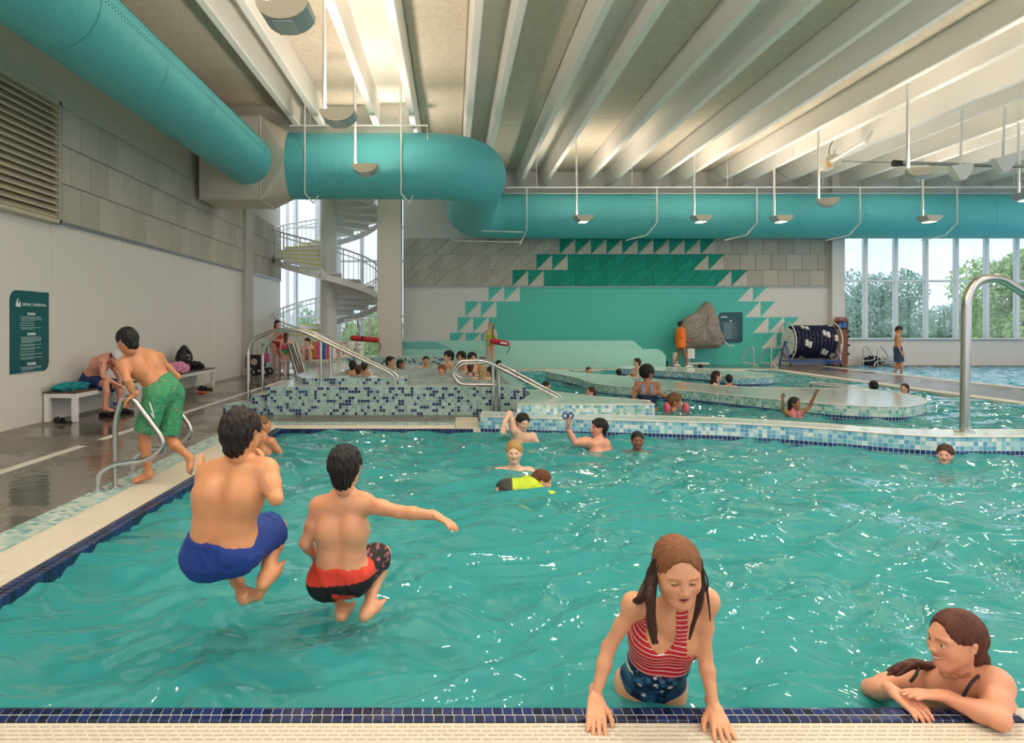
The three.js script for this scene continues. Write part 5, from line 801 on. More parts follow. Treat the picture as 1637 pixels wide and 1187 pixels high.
// joints j -> primitives of the trunk and limbs; s: size, f: fullness
function bodyPrims(j, s, f = 1, fa = 1) {
  const lat = j.shR.clone().sub(j.shL).normalize(), up = j.neck.clone().sub(j.pelvis).normalize(), fwd = lat.clone().cross(up).normalize(), P = [], o = (p, a, b = 0, c = 0) => p.clone().addScaledVector(lat, a * s).addScaledVector(up, b * s).addScaledVector(fwd, c * s);
  const waist = j.waist ?? mid(j.pelvis, j.neck, 0.3), chest = j.chest ?? mid(j.pelvis, j.neck, 0.68);
  const hl = j.hipL ?? o(j.pelvis, -0.085), hr = j.hipR ?? o(j.pelvis, 0.085), sw = j.shL.distanceTo(j.shR) / 2 / s;
  P.push(cap(hl, hr, 0.098 * s * f, 0.098 * s * f, 0.03));
  for (const q of [-1, 1]) P.push(cap(o(j.pelvis, q * 0.05), o(waist, q * 0.048, 0, 0.005), 0.1 * s * f, 0.094 * s * f, 0.05), cap(o(waist, q * 0.048, 0, 0.005), o(chest, q * sw * 0.42, 0, 0.0), 0.094 * s * f, 0.104 * s * f, 0.05), cap(o(chest, q * sw * 0.42), o(j.neck, q * sw * 0.5, -0.06, -0.005), 0.1 * s * f, 0.068 * s * f, 0.05));
  P.push(cap(o(j.neck, 0, -0.04), j.shL, 0.06 * s * fa, 0.052 * s * fa, 0.05), cap(o(j.neck, 0, -0.04), j.shR, 0.06 * s * fa, 0.052 * s * fa, 0.05), cap(o(j.neck, 0, -0.05), mid(j.neck, j.head, 0.7), 0.056 * s, 0.05 * (j.hs ?? s), 0.05));
  P.push({ ...cap(o(waist, 0, -0.08, -0.118 * f), o(chest, 0, 0.1, -0.122 * f), 0.014 * s, 0.012 * s, 0.045), sub: true }); for (const q of [-1, 1]) P.push(ell(o(chest, q * 0.078, 0.03, -0.058 * f), 0.042 * s, 0.06 * s, 0.042 * s, 0.05));
  if (j.bust) for (const q of [-1, 1]) P.push(ell(o(chest, q * 0.075, -0.03, 0.085), 0.062 * s * j.bust, 0.06 * s * j.bust, 0.055 * s * j.bust, 0.03));
  for (const S of ['L', 'R']) {
    const sh = j['sh' + S], el = j['el' + S], wr = j['wr' + S]; if (el) { const q = s * fa; P.push(cap(sh, sh, 0.057 * q, 0.057 * q, 0.04), cap(sh, mid(sh, el, 0.5), 0.052 * q * f, 0.046 * q * f, 0.03), cap(mid(sh, el, 0.5), el, 0.046 * q * f, 0.037 * q, 0.02), cap(el, mid(el, wr, 0.35), 0.038 * q, 0.039 * q, 0.015), cap(mid(el, wr, 0.35), wr, 0.039 * q, 0.026 * q, 0.015)); }
    const kn = j['kn' + S], an = j['an' + S], to = j['to' + S], hip = S === 'L' ? hl : hr;
    if (kn) P.push(cap(hip, mid(hip, kn, 0.5), 0.092 * s * f, 0.078 * s * f, 0.04), cap(mid(hip, kn, 0.5), kn, 0.078 * s * f, 0.054 * s, 0.02));
    if (kn && an) { const back = an.clone().sub(kn).cross(lat).normalize(), cf = mid(kn, an, 0.32).addScaledVector(back, 0.012 * s); P.push(cap(kn, cf, 0.052 * s, 0.054 * s, 0.02), cap(cf, mid(kn, an, 0.75), 0.054 * s, 0.036 * s, 0.02), cap(mid(kn, an, 0.75), an, 0.036 * s, 0.034 * s, 0.015)); }
    if (an && to) {
      const fd = to.clone().sub(an), sd = fd.clone().cross(an.clone().sub(kn)).normalize(), heel = an.clone().addScaledVector(fd.clone().normalize(), -0.03 * s).lerp(an.clone().add(an.clone().sub(kn).setLength(0.045 * s)), 0.7);
      P.push(cap(an, heel, 0.034 * s, 0.03 * s, 0.02), cap(heel, mid(heel, to, 0.7), 0.03 * s, 0.028 * s, 0.02), cap(an, mid(heel, to, 0.6), 0.033 * s, 0.028 * s, 0.03));
      for (let i = 0; i < 5; i++) { const l = (i - 2) * 0.0165 * s; P.push(cap(mid(heel, to, 0.65).addScaledVector(sd, l * 0.9), to.clone().addScaledVector(sd, l).addScaledVector(fd.clone().normalize(), -Math.abs(i - 1) * 0.006 * s), 0.02 * s, 0.0105 * s, 0.01)); }
    }
  }
  return { P, lat, up, fwd, o, hl, hr, waist, chest, nTrunk: j.bust ? 15 : 13 };
}
const basis = (fwd, up) => { const z = fwd.clone().normalize(), x = up.clone().cross(z).normalize(), y = z.clone().cross(x); return new THREE.Matrix4().makeBasis(x, y, z); };
// o: {j, s, f, face, up, skin, hair, style, mouth, cell, hands: {L: [dir, palm, thumb, curl, spread], R}, label, wear(group, info)}
function person(o) {
  const t = thing('person', o.label, 'person'), j = o.j, s = o.s ?? 1, hs = o.hs ?? s, cell = o.cell ?? 0.014; j.hs = hs;
  if (!j.neck) j.neck = j.head.clone().add(V(0, -0.17 * hs, 0));
  const info = bodyPrims(j, s, o.f ?? 1, o.fa ?? 1), sk = rgb(o.skin), parts = [];
  const tone = (x, y, z) => { const q = 1 + 0.05 * noise2(x * 9, y * 9 + z * 7); return [sk[0] * q, sk[1] * q, sk[2] * q]; };
  parts.push(new Field(info.P, cell).mesh(tone));
  for (const S of ['L', 'R']) { const h = o.hands?.[S]; if (h && j['wr' + S]) parts.push(new Field(handPrims(j['wr' + S], h[0], h[1], h[2], (o.handS ?? s) * 1.0, h[3] ?? 0.3, h[4] ?? 0.12), Math.min(0.005, cell * 0.5), 0.012).mesh(tone)); }
  const hg = headGeo(o.headCell ?? Math.max(0.006, cell * 0.5), o.skin, o.hair, o.style, o.mouth, o.lids), m = basis(o.face ?? V(0, 0, 1), o.up ?? V(0, 1, 0)).scale(V(hs, hs, hs)).setPosition(j.head);
  parts.push(hg.skinGeo.clone().applyMatrix4(m));
  obj('body', parts, skinMat, t);
  if (hg.hairGeo) { const h = obj('hair', hg.hairGeo.clone().applyMatrix4(m), hairMat, t); }
  if (o.wear) o.wear(t, info, m);
  return t;
}
const cloth = (c, r = 0.7) => std({ color: c, roughness: r });
function trunks(t, info, j, s, mat, { len = 0.85, loose = 0.02, waist = 0.09, name = 'shorts', cell = 0.01, f = 1, color = null } = {}) {
  const { o, hl, hr, up } = info, cl = [{ p: o(j.pelvis, 0, waist), n: up }], P = [0, 1, 2, 4, 5].map((i) => ({ ...info.P[i], ra: info.P[i].ra + loose * 0.55 + 0.002, rb: info.P[i].rb + loose * 0.55 + 0.002, clip: cl }));
  for (const [h, k] of [[hl, j.knL], [hr, j.knR]]) if (k) P.push({ ...cap(h, mid(h, k, len), 0.096 * s * f + loose * 0.7, (0.096 - 0.03 * len) * s * f + loose * 1.5, 0.04), flat: true });
  const F = new Field(P, cell); F.warp((v, x, y, z) => v - 0.004 * noise2(x * 17 + y * 6, z * 17 + y * 9));
  return obj(name, F.mesh(color), mat, t);
}
// a swimsuit or shirt: the trunk a little thicker, cut by lo..hi along the spine and by the cut() function of (across, along)
function suit(t, info, s, mat, cut, { thick = 0.006, cell = 0.01, name = 'swimsuit', uv = 0, arms = null, f = 1 } = {}) {
  const P = info.P.slice(0, info.nTrunk).filter((p) => !p.sub).map((p) => ({ ...p, ra: p.ra === undefined ? undefined : p.ra + thick, rb: p.rb === undefined ? undefined : p.rb + thick, e: p.e ? p.e.clone().addScalar(thick) : undefined }));
  if (arms) P.push(...arms);
  const pel = info.o(mid(info.hl, info.hr), 0), F = new Field(P, cell), L = info.lat, U = info.up, W = info.fwd;
  F.warp((v, x, y, z) => { const dx = x - pel.x, dy = y - pel.y, dz = z - pel.z, a = (dx * L.x + dy * L.y + dz * L.z) / s, b = (dx * U.x + dy * U.y + dz * U.z) / s, c = (dx * W.x + dy * W.y + dz * W.z) / s; return Math.max(v, cut(a, b, c) * s); });
  const g = F.mesh(); if (uv) { const p = g.attributes.position, q = new Float32Array(p.count * 2); for (let i = 0; i < p.count; i++) { const d = V(p.getX(i) - pel.x, p.getY(i) - pel.y, p.getZ(i) - pel.z); q[2 * i] = d.dot(L) / uv; q[2 * i + 1] = d.dot(U) / uv; } g.setAttribute('uv', new THREE.BufferAttribute(q, 2)); }
  return obj(name, g, mat, t);
}
const onePiece = (a, b, c) => { const A = Math.abs(a), top = A < 0.045 ? (c > 0 ? 0.33 : 0.3) : A < 0.1 ? 0.6 : 0.33 - (A - 0.1) * 0.6; return Math.max(b - top, (-0.11 + A * 1.15) - b); };
// In these joints L and R are the viewer's left and right when the person faces the viewer: shL -> shR, crossed with up, points forward.
// someone in the water: head at that pixel and distance, body hanging below
function swimmer(o) {
  const d = o.d, head = at(o.px, o.py, d), hs = (o.hpx ?? 20) * d / FOCAL / 0.24, s = (o.bs ?? 1) * Math.min(1.02, hs * 0.97), yaw = (o.yaw ?? 0) * Math.PI / 180, fx = Math.sin(yaw), fz = Math.cos(yaw), lean = o.lean ?? 0;
  const L = (x, y, z) => V(head.x + (x * fz + z * fx) * s, head.y + y * s, head.z + (-x * fx + z * fz) * s), j = { head };
  j.neck = L(0, -0.165 * hs / s, -0.02 - lean * 0.1); j.chest = L(0, -0.36, -0.03 - lean * 0.3); j.pelvis = L(0, -0.68 + lean * 0.2, -0.03 - lean * 0.6); j.shL = L(-0.165, -0.215, -0.02 - lean * 0.1); j.shR = L(0.165, -0.215, -0.02 - lean * 0.1);
  j.elL = L(-0.27, -0.42, 0.1); j.wrL = L(-0.22, -0.46, 0.32); j.elR = L(0.27, -0.42, 0.1); j.wrR = L(0.22, -0.46, 0.32);
  if (o.legs !== false) for (const [S, q] of [['L', -1], ['R', 1]]) { j['kn' + S] = L(q * 0.11, -0.85, 0.28 - lean * 0.6); j['an' + S] = L(q * 0.11, -1.12 + lean * 0.3, 0.05 - lean); }
  Object.assign(j, o.arms ?? {});
  const pitch = (o.pitch ?? 0) * Math.PI / 180, hy = (o.headYaw ?? o.yaw ?? 0) * Math.PI / 180, face = V(Math.sin(hy) * Math.cos(pitch), -Math.sin(pitch), Math.cos(hy) * Math.cos(pitch)), hands = {};
  for (const [S, q] of [['L', 1], ['R', -1]]) { const dir = j['wr' + S].clone().sub(j['el' + S]), th = V(q * fz, 0, -q * fx); hands[S] = o.hands?.[S] ?? [dir, dir.clone().normalize().y > 0.6 ? V(fx, 0, fz) : V(0, -1, 0), th, 0.25]; }
  return person({ ...o, j, s, hs, face, cell: o.cell ?? Math.max(0.011, d * 0.0013), headCell: o.headCell ?? (d < 10 ? 0.0042 : d < 14 ? 0.006 : 0.008), hands: d < 16 ? hands : {} });
}
// someone standing: feet at (x, y, -d), height h, turned by yaw
function stander(o) {
  const s = o.h / 1.75, hs = o.hs ?? Math.max(0.9, s), yaw = (o.yaw ?? 0) * Math.PI / 180, fx = Math.sin(yaw), fz = Math.cos(yaw), L = (x, y, z) => V(o.x + (x * fz + z * fx) * s, (o.y ?? 0) + y * s, -o.d + (-x * fx + z * fz) * s), w = o.wide ?? 1, st = o.stride ?? 0;
  const j = { head: L(0, 1.63, 0.03), neck: L(0, 1.465, -0.01), chest: L(0, 1.3, 0), pelvis: L(0, 0.95, 0), shL: L(-0.17 * w, 1.42, 0), shR: L(0.17 * w, 1.42, 0), elL: L(-0.22, 1.12, -0.02), elR: L(0.22, 1.12, -0.02), wrL: L(-0.23, 0.88, 0.08), wrR: L(0.23, 0.88, 0.08), knL: L(-0.1, 0.5, 0.03 + st * 0.5), knR: L(0.1, 0.5, 0.03 - st * 0.3), anL: L(-0.1, 0.08, st), anR: L(0.1, 0.08 + Math.abs(st) * 0.15, -st), toL: L(-0.12, 0.022, 0.16 + st), toR: L(0.12, 0.022 + Math.abs(st) * 0.05, 0.16 - st) };
  if (o.pose) Object.assign(j, o.pose(L));
  const hy = (o.headYaw ?? o.yaw ?? 0) * Math.PI / 180, p = (o.pitch ?? 0) * Math.PI / 180, hands = {};
  for (const [S, q] of [['L', 1], ['R', -1]]) { const dir = j['wr' + S].clone().sub(j['el' + S]); hands[S] = [dir, V(q * fz, 0, -q * fx), V(fx, 0, fz), 0.3]; }
  return person({ ...o, j, s, hs, face: V(Math.sin(hy) * Math.cos(p), -Math.sin(p), Math.cos(hy) * Math.cos(p)), cell: o.cell ?? 0.02, headCell: 0.008, hands, wear: o.wear ? (t, i, m) => o.wear(t, i, j, s, L, m) : undefined });
}

// ---------------------------------------------------------------- the people in the picture
{ // girl pushing herself up on the near edge
  const s = 0.86, j = { pelvis: at(1040, 1092, 2.9), neck: at(1077, 978, 2.68), head: at(1083, 914, 2.58), shL: at(1014, 966, 2.67), shR: at(1130, 960, 2.66), elL: at(973, 1034, 2.71), elR: at(1126, 1042, 2.69), wrL: at(952, 1113, 2.655), wrR: at(1141, 1129, 2.625) };
  j.knL = j.pelvis.clone().add(V(-0.1, -0.36, 0.06)); j.knR = j.pelvis.clone().add(V(0.1, -0.36, 0.06)); j.anL = j.knL.clone().add(V(0, -0.34, -0.12)); j.anR = j.knR.clone().add(V(0, -0.34, -0.12));
  const tipL = onto(953, 1163, 0.012), tipR = onto(1157, 1172, 0.012);
  const stripe = canvasTex(64, 512, (c) => { c.fillStyle = '#c4212e'; c.fillRect(0, 0, 64, 512); c.fillStyle = '#f0e6da'; for (let i = 0; i < 8; i++) c.fillRect(0, i * 64 + 20, 64, 11); });
  const stars = canvasTex(512, 512, (c) => { c.fillStyle = '#101c3a'; c.fillRect(0, 0, 512, 512); reseed(404); for (let i = 0; i < 260; i++) { c.fillStyle = ['rgba(45,110,150,.55)', 'rgba(90,165,190,.45)', 'rgba(20,50,110,.6)', 'rgba(10,16,40,.7)'][i % 4]; c.beginPath(); c.arc(rnd() * 512, rnd() * 512, rr(4, 34), 0, 7); c.fill(); } for (let i = 0; i < 200; i++) { c.fillStyle = 'rgba(200,225,235,.8)'; c.fillRect(rnd() * 512, rnd() * 512, 3, 3); } c.fillStyle = '#efe6d6'; for (let i = 0; i < 26; i++) { const x = rnd() * 512, y = rnd() * 512, r = rr(16, 30), a = rnd(); c.beginPath(); for (let k = 0; k < 10; k++) { const q = a + k * Math.PI / 5, rad = k % 2 ? r * 0.42 : r; c.lineTo(x + rad * Math.cos(q), y + rad * Math.sin(q)); } c.fill(); } });
  person({ label: 'girl in red striped and starry swimsuit pushing up on the pool edge', j, s, hs: 1.05, handS: 0.98, f: 0.84, fa: 0.84, cell: 0.0075, headCell: 0.0026, skin: 0xe0a27a, hair: 0x8f5a33, style: 'wet', mouth: 'open', lids: true, face: V(-0.04, -0.24, 0.97), up: V(-0.05, 1, 0),
    hands: { L: [tipL.clone().sub(j.wrL), V(0, -1, -0.25), V(1, 0, 0.2), 0.02, 0.1], R: [tipR.clone().sub(j.wrR), V(0, -1, -0.25), V(-1, 0, 0.2), 0.02, 0.2] },
    wear: (t, info, m) => {
      const cutTop = (a, b, c) => { const A = Math.abs(a), top = A < 0.06 ? (c > 0 ? 0.36 + A * A * 16 : 0.3) : A < 0.115 ? 0.62 : 0.36 - (A - 0.115) * 0.8; return Math.max(b - top, 0.2 + 0.35 * a * a - b); };
      suit(t, info, s, std({ map: stripe, roughness: 0.6 }), cutTop, { thick: 0.006, cell: 0.0045, name: 'swimsuit_top', uv: 0.17 });
      suit(t, info, s, std({ map: stars, roughness: 0.55 }), (a, b) => Math.max(b - 0.215 - 0.35 * a * a, -0.13 + Math.abs(a) * 1.0 - b), { thick: 0.005, cell: 0.0045, name: 'swimsuit_bottom', uv: 0.26 });
      const H = (x, y, z) => V(x, y, z).applyMatrix4(m), lock = (pts, r, name = 'hair_lock') => { const c = new THREE.CatmullRomCurve3(pts).getPoints(24), g = tube(c, (q) => r * (0.45 + 0.75 * Math.sin(Math.min(1, q * 1.25 + 0.15) * Math.PI * 0.8)) * (q > 0.85 ? (1.05 - q) * 5 : 1), 10); const n = g.attributes.position.count, cc = new Float32Array(n * 3), hc = rgb(0x3a2116); for (let i = 0; i < n; i++) { const v = 0.75 + 0.5 * Math.abs(noise2(g.attributes.uv.getY(i) * 160, g.attributes.uv.getX(i) * 6)); cc.set([hc[0] * v, hc[1] * v, hc[2] * v], i * 3); } g.setAttribute('color', new THREE.BufferAttribute(cc, 3)); obj(name, g, hairMat, t.children.find((q) => q.name === 'hair')); };
      reseed(51); const bundle = (pts, r, n, sp) => { for (let q = 0; q < n; q++) lock(pts.map((p, i) => p.clone().add(V(rr(-sp, sp), rr(-sp, sp) * 0.4, rr(-sp, sp) * 0.5).multiplyScalar(i ? 1 : 0.5))), r * rr(0.7, 1.1)); };
      bundle([H(-0.074, 0.06, 0.0), H(-0.088, -0.01, -0.002), at(1041, 955, 2.55), at(1041, 995, 2.56), at(1048, 1028, 2.6)], 0.013, 6, 0.011);
      bundle([H(-0.07, 0.03, -0.04), H(-0.1, -0.07, -0.03), at(1025, 958, 2.6), at(1008, 962, 2.66)], 0.011, 4, 0.012);
      bundle([H(0.08, 0.05, 0.0), H(0.086, -0.03, 0.008), at(1118, 965, 2.57), at(1110, 1000, 2.58), at(1101, 1022, 2.6)], 0.0085, 3, 0.008);
      bundle([H(0.082, 0.03, -0.01), H(0.1, -0.05, 0), at(1134, 955, 2.58), at(1134, 992, 2.575)], 0.0035, 3, 0.008);
      bundle([H(0, -0.02, -0.09), H(0, -0.12, -0.1), H(0.0, -0.2, -0.11)], 0.03, 3, 0.02);
      lock([H(-0.076, 0.05, 0.03), H(-0.092, -0.02, 0.04), H(-0.098, -0.06, 0.03), H(-0.09, -0.09, 0.015)], 0.0028); lock([H(0.082, 0.03, 0.02), H(0.097, -0.02, 0.033), H(0.096, -0.07, 0.03)], 0.0028);
    } });
}
{ // woman resting on the edge
  const j = { head: at(1527, 1025, 2.72), neck: at(1534, 1086, 2.76), shL: at(1442, 1092, 2.97), shR: at(1590, 1094, 2.66), elL: at(1393, 1100, 2.93), wrL: at(1430, 1106, 2.75), elR: at(1598, 1150, 2.545), wrR: at(1507, 1112, 2.69), pelvis: at(1560, 1210, 3.02), bust: 0.95 };
  j.chest = mid(j.neck, j.pelvis, 0.36).add(V(-0.02, 0, 0.02)); j.knL = j.pelvis.clone().add(V(-0.15, -0.35, -0.1)); j.knR = j.pelvis.clone().add(V(-0.1, -0.35, 0.1)); j.anL = j.knL.clone().add(V(0.2, -0.25, -0.2)); j.anR = j.knR.clone().add(V(0.2, -0.25, -0.1));
  person({ label: 'smiling woman with wet auburn hair resting her arm on the edge', j, s: 0.98, hs: 1.0, f: 1.06, cell: 0.008, headCell: 0.0027, skin: 0xe4a07e, hair: 0x5e2c1a, style: 'wet', mouth: 'smile', face: V(-0.97, -0.05, 0.06), up: V(-0.12, 1, 0),
    hands: { R: [at(1468, 1108, 2.68).sub(j.wrR), V(0, -1, 0.1), V(0, 0.3, -1), 0.15, 0.08], L: [at(1462, 1130, 2.66).sub(j.wrL), V(0.1, -1, 0), V(0.6, 0, -1), 0.3, 0.08] },
    wear: (t, info, m) => {
      const top = suit(t, info, 0.98, cloth(0x17151a, 0.6), (a, b, c) => Math.max(b - 0.3 - (Math.abs(a) > 0.03 && c > 0.05 ? 0.05 : 0), 0.05 - b), { thick: 0.005, cell: 0.007, name: 'swim_top' });
      const H = (x, y, z) => V(x, y, z).applyMatrix4(m), strap = (a, b, c) => obj('strap', tube(new THREE.CatmullRomCurve3([a, b, c]).getPoints(14), 0.006, 6), cloth(0x17151a, 0.6), top);
      strap(at(1569, 1076, 2.68), at(1552, 1092, 2.62), at(1538, 1116, 2.64)); strap(at(1470, 1062, 2.86), at(1464, 1078, 2.8), at(1455, 1090, 2.8));
      const hc = rgb(0x52281a), lock = (pts, r) => { const c = new THREE.CatmullRomCurve3(pts).getPoints(24), g = tube(c, (q) => r * (0.5 + 0.7 * Math.sin(q * 2.4)) * (q > 0.9 ? (1.04 - q) * 7 : 1), 12), n = g.attributes.position.count, cc = new Float32Array(n * 3); for (let i = 0; i < n; i++) { const v = 0.7 + 0.6 * Math.abs(noise2(g.attributes.uv.getY(i) * 120, g.attributes.uv.getX(i) * 5)); cc.set([hc[0] * v, hc[1] * v, hc[2] * v], i * 3); } g.setAttribute('color', new THREE.BufferAttribute(cc, 3)); obj('hair_lock', g, hairMat, t.children.find((q) => q.name === 'hair')); };
      reseed(52); const bundle = (pts, r, n, sp) => { for (let q = 0; q < n; q++) lock(pts.map((p, i) => p.clone().add(V(rr(-sp, sp), rr(-sp, sp) * 0.6, rr(-sp, sp)).multiplyScalar(i ? 1 : 0.4))), r * rr(0.7, 1.1)); };
      bundle([H(0.0, -0.01, -0.09), H(0.01, -0.07, -0.1), H(0.0, -0.12, -0.11), at(1574, 1080, 2.74)], 0.018, 5, 0.016);
      bundle([H(-0.05, -0.02, -0.05), at(1500, 1062, 2.87), at(1465, 1060, 2.86), at(1445, 1066, 2.85), at(1424, 1076, 2.84)], 0.013, 8, 0.016);
      obj('necklace', tube(new THREE.CatmullRomCurve3([at(1552, 1074, 2.68), at(1530, 1084, 2.66), at(1510, 1082, 2.67), at(1502, 1072, 2.7)]).getPoints(16), 0.0018, 5), cloth(0x6a4a34, 0.4), t);
    } });
}
{ // boy in blue shorts in mid jump, seen from behind
  const s = 0.84, j = { head: at(386, 694, 3.16), neck: at(383, 738, 3.18), shL: at(425, 752, 3.16), shR: at(335, 758, 3.2), elL: at(441, 796, 3.08), wrL: at(424, 745, 3.3), elR: at(328, 802, 3.36), wrR: at(322, 765, 3.45), pelvis: at(352, 880, 3.2), hipL: at(379, 876, 3.18), hipR: at(330, 888, 3.22), knL: at(443, 842, 3.46), anL: at(424, 924, 3.24), toL: at(452, 900, 3.34), knR: at(352, 876, 3.54), anR: at(390, 950, 3.28), toR: at(424, 946, 3.38) };
  j.chest = at(366, 790, 3.16); j.waist = at(356, 846, 3.18);
  person({ label: 'boy in royal blue shorts jumping, seen from behind', j, s, hs: 0.96, f: 1.2, cell: 0.008, headCell: 0.004, skin: 0xe09c6c, hair: HR.dark, style: 'short', face: V(0.25, -0.1, -0.96), hands: { L: [j.wrL.clone().sub(j.elL), V(-1, 0, 0), V(0, 0, 1), 0.4], R: [j.wrR.clone().sub(j.elR), V(1, 0, 0), V(0, 0, 1), 0.4] },
    wear: (t, info) => trunks(t, info, j, s, cloth(0x1d3f8f, 0.75), { len: 0.86, loose: 0.016, waist: 0.05, f: 1.2, cell: 0.008 }) });
}
{ // boy in orange and black shorts
  const s = 0.8, j = { head: at(552, 749, 3.4), neck: at(549, 792, 3.43), shL: at(581, 804, 3.42), shR: at(512, 810, 3.45), elL: at(640, 818, 3.3), wrL: at(697, 824, 3.2), elR: at(488, 868, 3.44), wrR: at(503, 886, 3.64), pelvis: at(543, 922, 3.46), hipL: at(566, 920, 3.44), hipR: at(521, 928, 3.48), knL: at(611, 884, 3.72), anL: at(587, 976, 3.46), toL: at(612, 960, 3.56), knR: at(531, 900, 3.78), anR: at(546, 978, 3.5), toR: at(562, 966, 3.62), chest: at(547, 848, 3.44), waist: at(545, 890, 3.45) }, or = rgb(0xe0402a), bk = rgb(0x1a1214);
  person({ label: 'boy in orange and black shorts jumping with one arm out', j, s, hs: 0.93, f: 1.0, cell: 0.008, headCell: 0.004, skin: 0xe2a278, hair: HR.black, style: 'short', face: V(0.1, -0.1, -0.99), hands: { L: [at(723, 838, 3.14).sub(j.wrL), V(0, -1, 0.2), V(0, 0, -1), 0.3], R: [j.wrR.clone().sub(j.elR), V(0.5, -1, 0), V(0, 1, 0), 0.4] },
    wear: (t, info) => trunks(t, info, j, s, std({ vertexColors: true, roughness: 0.7 }), { len: 0.85, loose: 0.016, waist: 0.06, cell: 0.006, color: (x, y, z) => { const p = V(x, y, z).sub(j.pelvis), b = p.dot(info.up), a = p.dot(info.lat); const q = V(x, y, z), th = j.knL.clone().sub(j.hipL).normalize(), far = q.clone().sub(j.hipL).dot(th) > 0.07 && b > -0.06; if (far) return noise2(x * 30, y * 40) > 0.45 ? rgb(0x9a5a60) : bk; return b > 0.0 - a * 0.22 || (b < -0.045 && a < 0.02 && a > -0.09) ? or : bk; } }) });
}
{ // boy climbing out at the ladder
  const s = 0.95, j = { head: at(203, 545, 6.38), neck: at(220, 563, 6.5), shL: at(252, 572, 6.72), shR: at(196, 582, 6.38), elL: at(283, 602, 6.9), wrL: at(272, 624, 7.04), elR: at(204, 608, 6.3), wrR: at(214, 631, 6.36), pelvis: at(263, 620, 6.62), chest: at(232, 586, 6.55), waist: at(250, 607, 6.6), knR: at(231, 694, 6.5), anR: at(238, 756, 6.56), toR: at(209, 770, 6.52), knL: at(269, 698, 6.72), anL: at(303, 731, 6.6), toL: at(303, 757, 6.54) };
  j.hipR = at(250, 632, 6.52); j.hipL = at(276, 630, 6.72);
  const dots = canvasTex(256, 256, (c) => { c.fillStyle = '#3f8f63'; c.fillRect(0, 0, 256, 256); reseed(9); for (let i = 0; i < 200; i++) { c.fillStyle = ['#2f7a52', '#c07a5a', '#5aa878', '#2a6a48'][i % 4]; c.fillRect(rnd() * 256, rnd() * 256, rr(3, 8), rr(3, 9)); } });
  person({ label: 'boy in long green shorts climbing out by the grab rails', j, s, hs: 0.98, f: 0.94, cell: 0.01, headCell: 0.0045, skin: 0xd08c60, hair: HR.black, style: 'short', face: V(-0.85, -0.35, -0.4), up: V(-0.2, 1, 0), hands: { R: [at(203, 641, 6.37).sub(j.wrR), V(0, -1, 0), V(0, 0, 1), 0.75], L: [at(262, 628, 7.1).sub(j.wrL), V(0, -1, 0), V(0, 0, -1), 0.7] },
    wear: (t, info) => { const m = trunks(t, info, j, s, std({ map: dots, roughness: 0.75 }), { len: 0.94, loose: 0.028, waist: 0.1, cell: 0.009 }), p = m.geometry.attributes.position, uv = new Float32Array(p.count * 2); for (let i = 0; i < p.count; i++) { uv[2 * i] = (p.getX(i) + p.getZ(i)) / 0.4; uv[2 * i + 1] = p.getY(i) / 0.4; } m.geometry.setAttribute('uv', new THREE.BufferAttribute(uv, 2));
      obj('waist_cord', tube(new THREE.CatmullRomCurve3([at(238, 640, 6.42), at(243, 655, 6.38), at(246, 668, 6.4), at(241, 660, 6.4)]).getPoints(16), 0.006, 6), M.white, t); } });
}
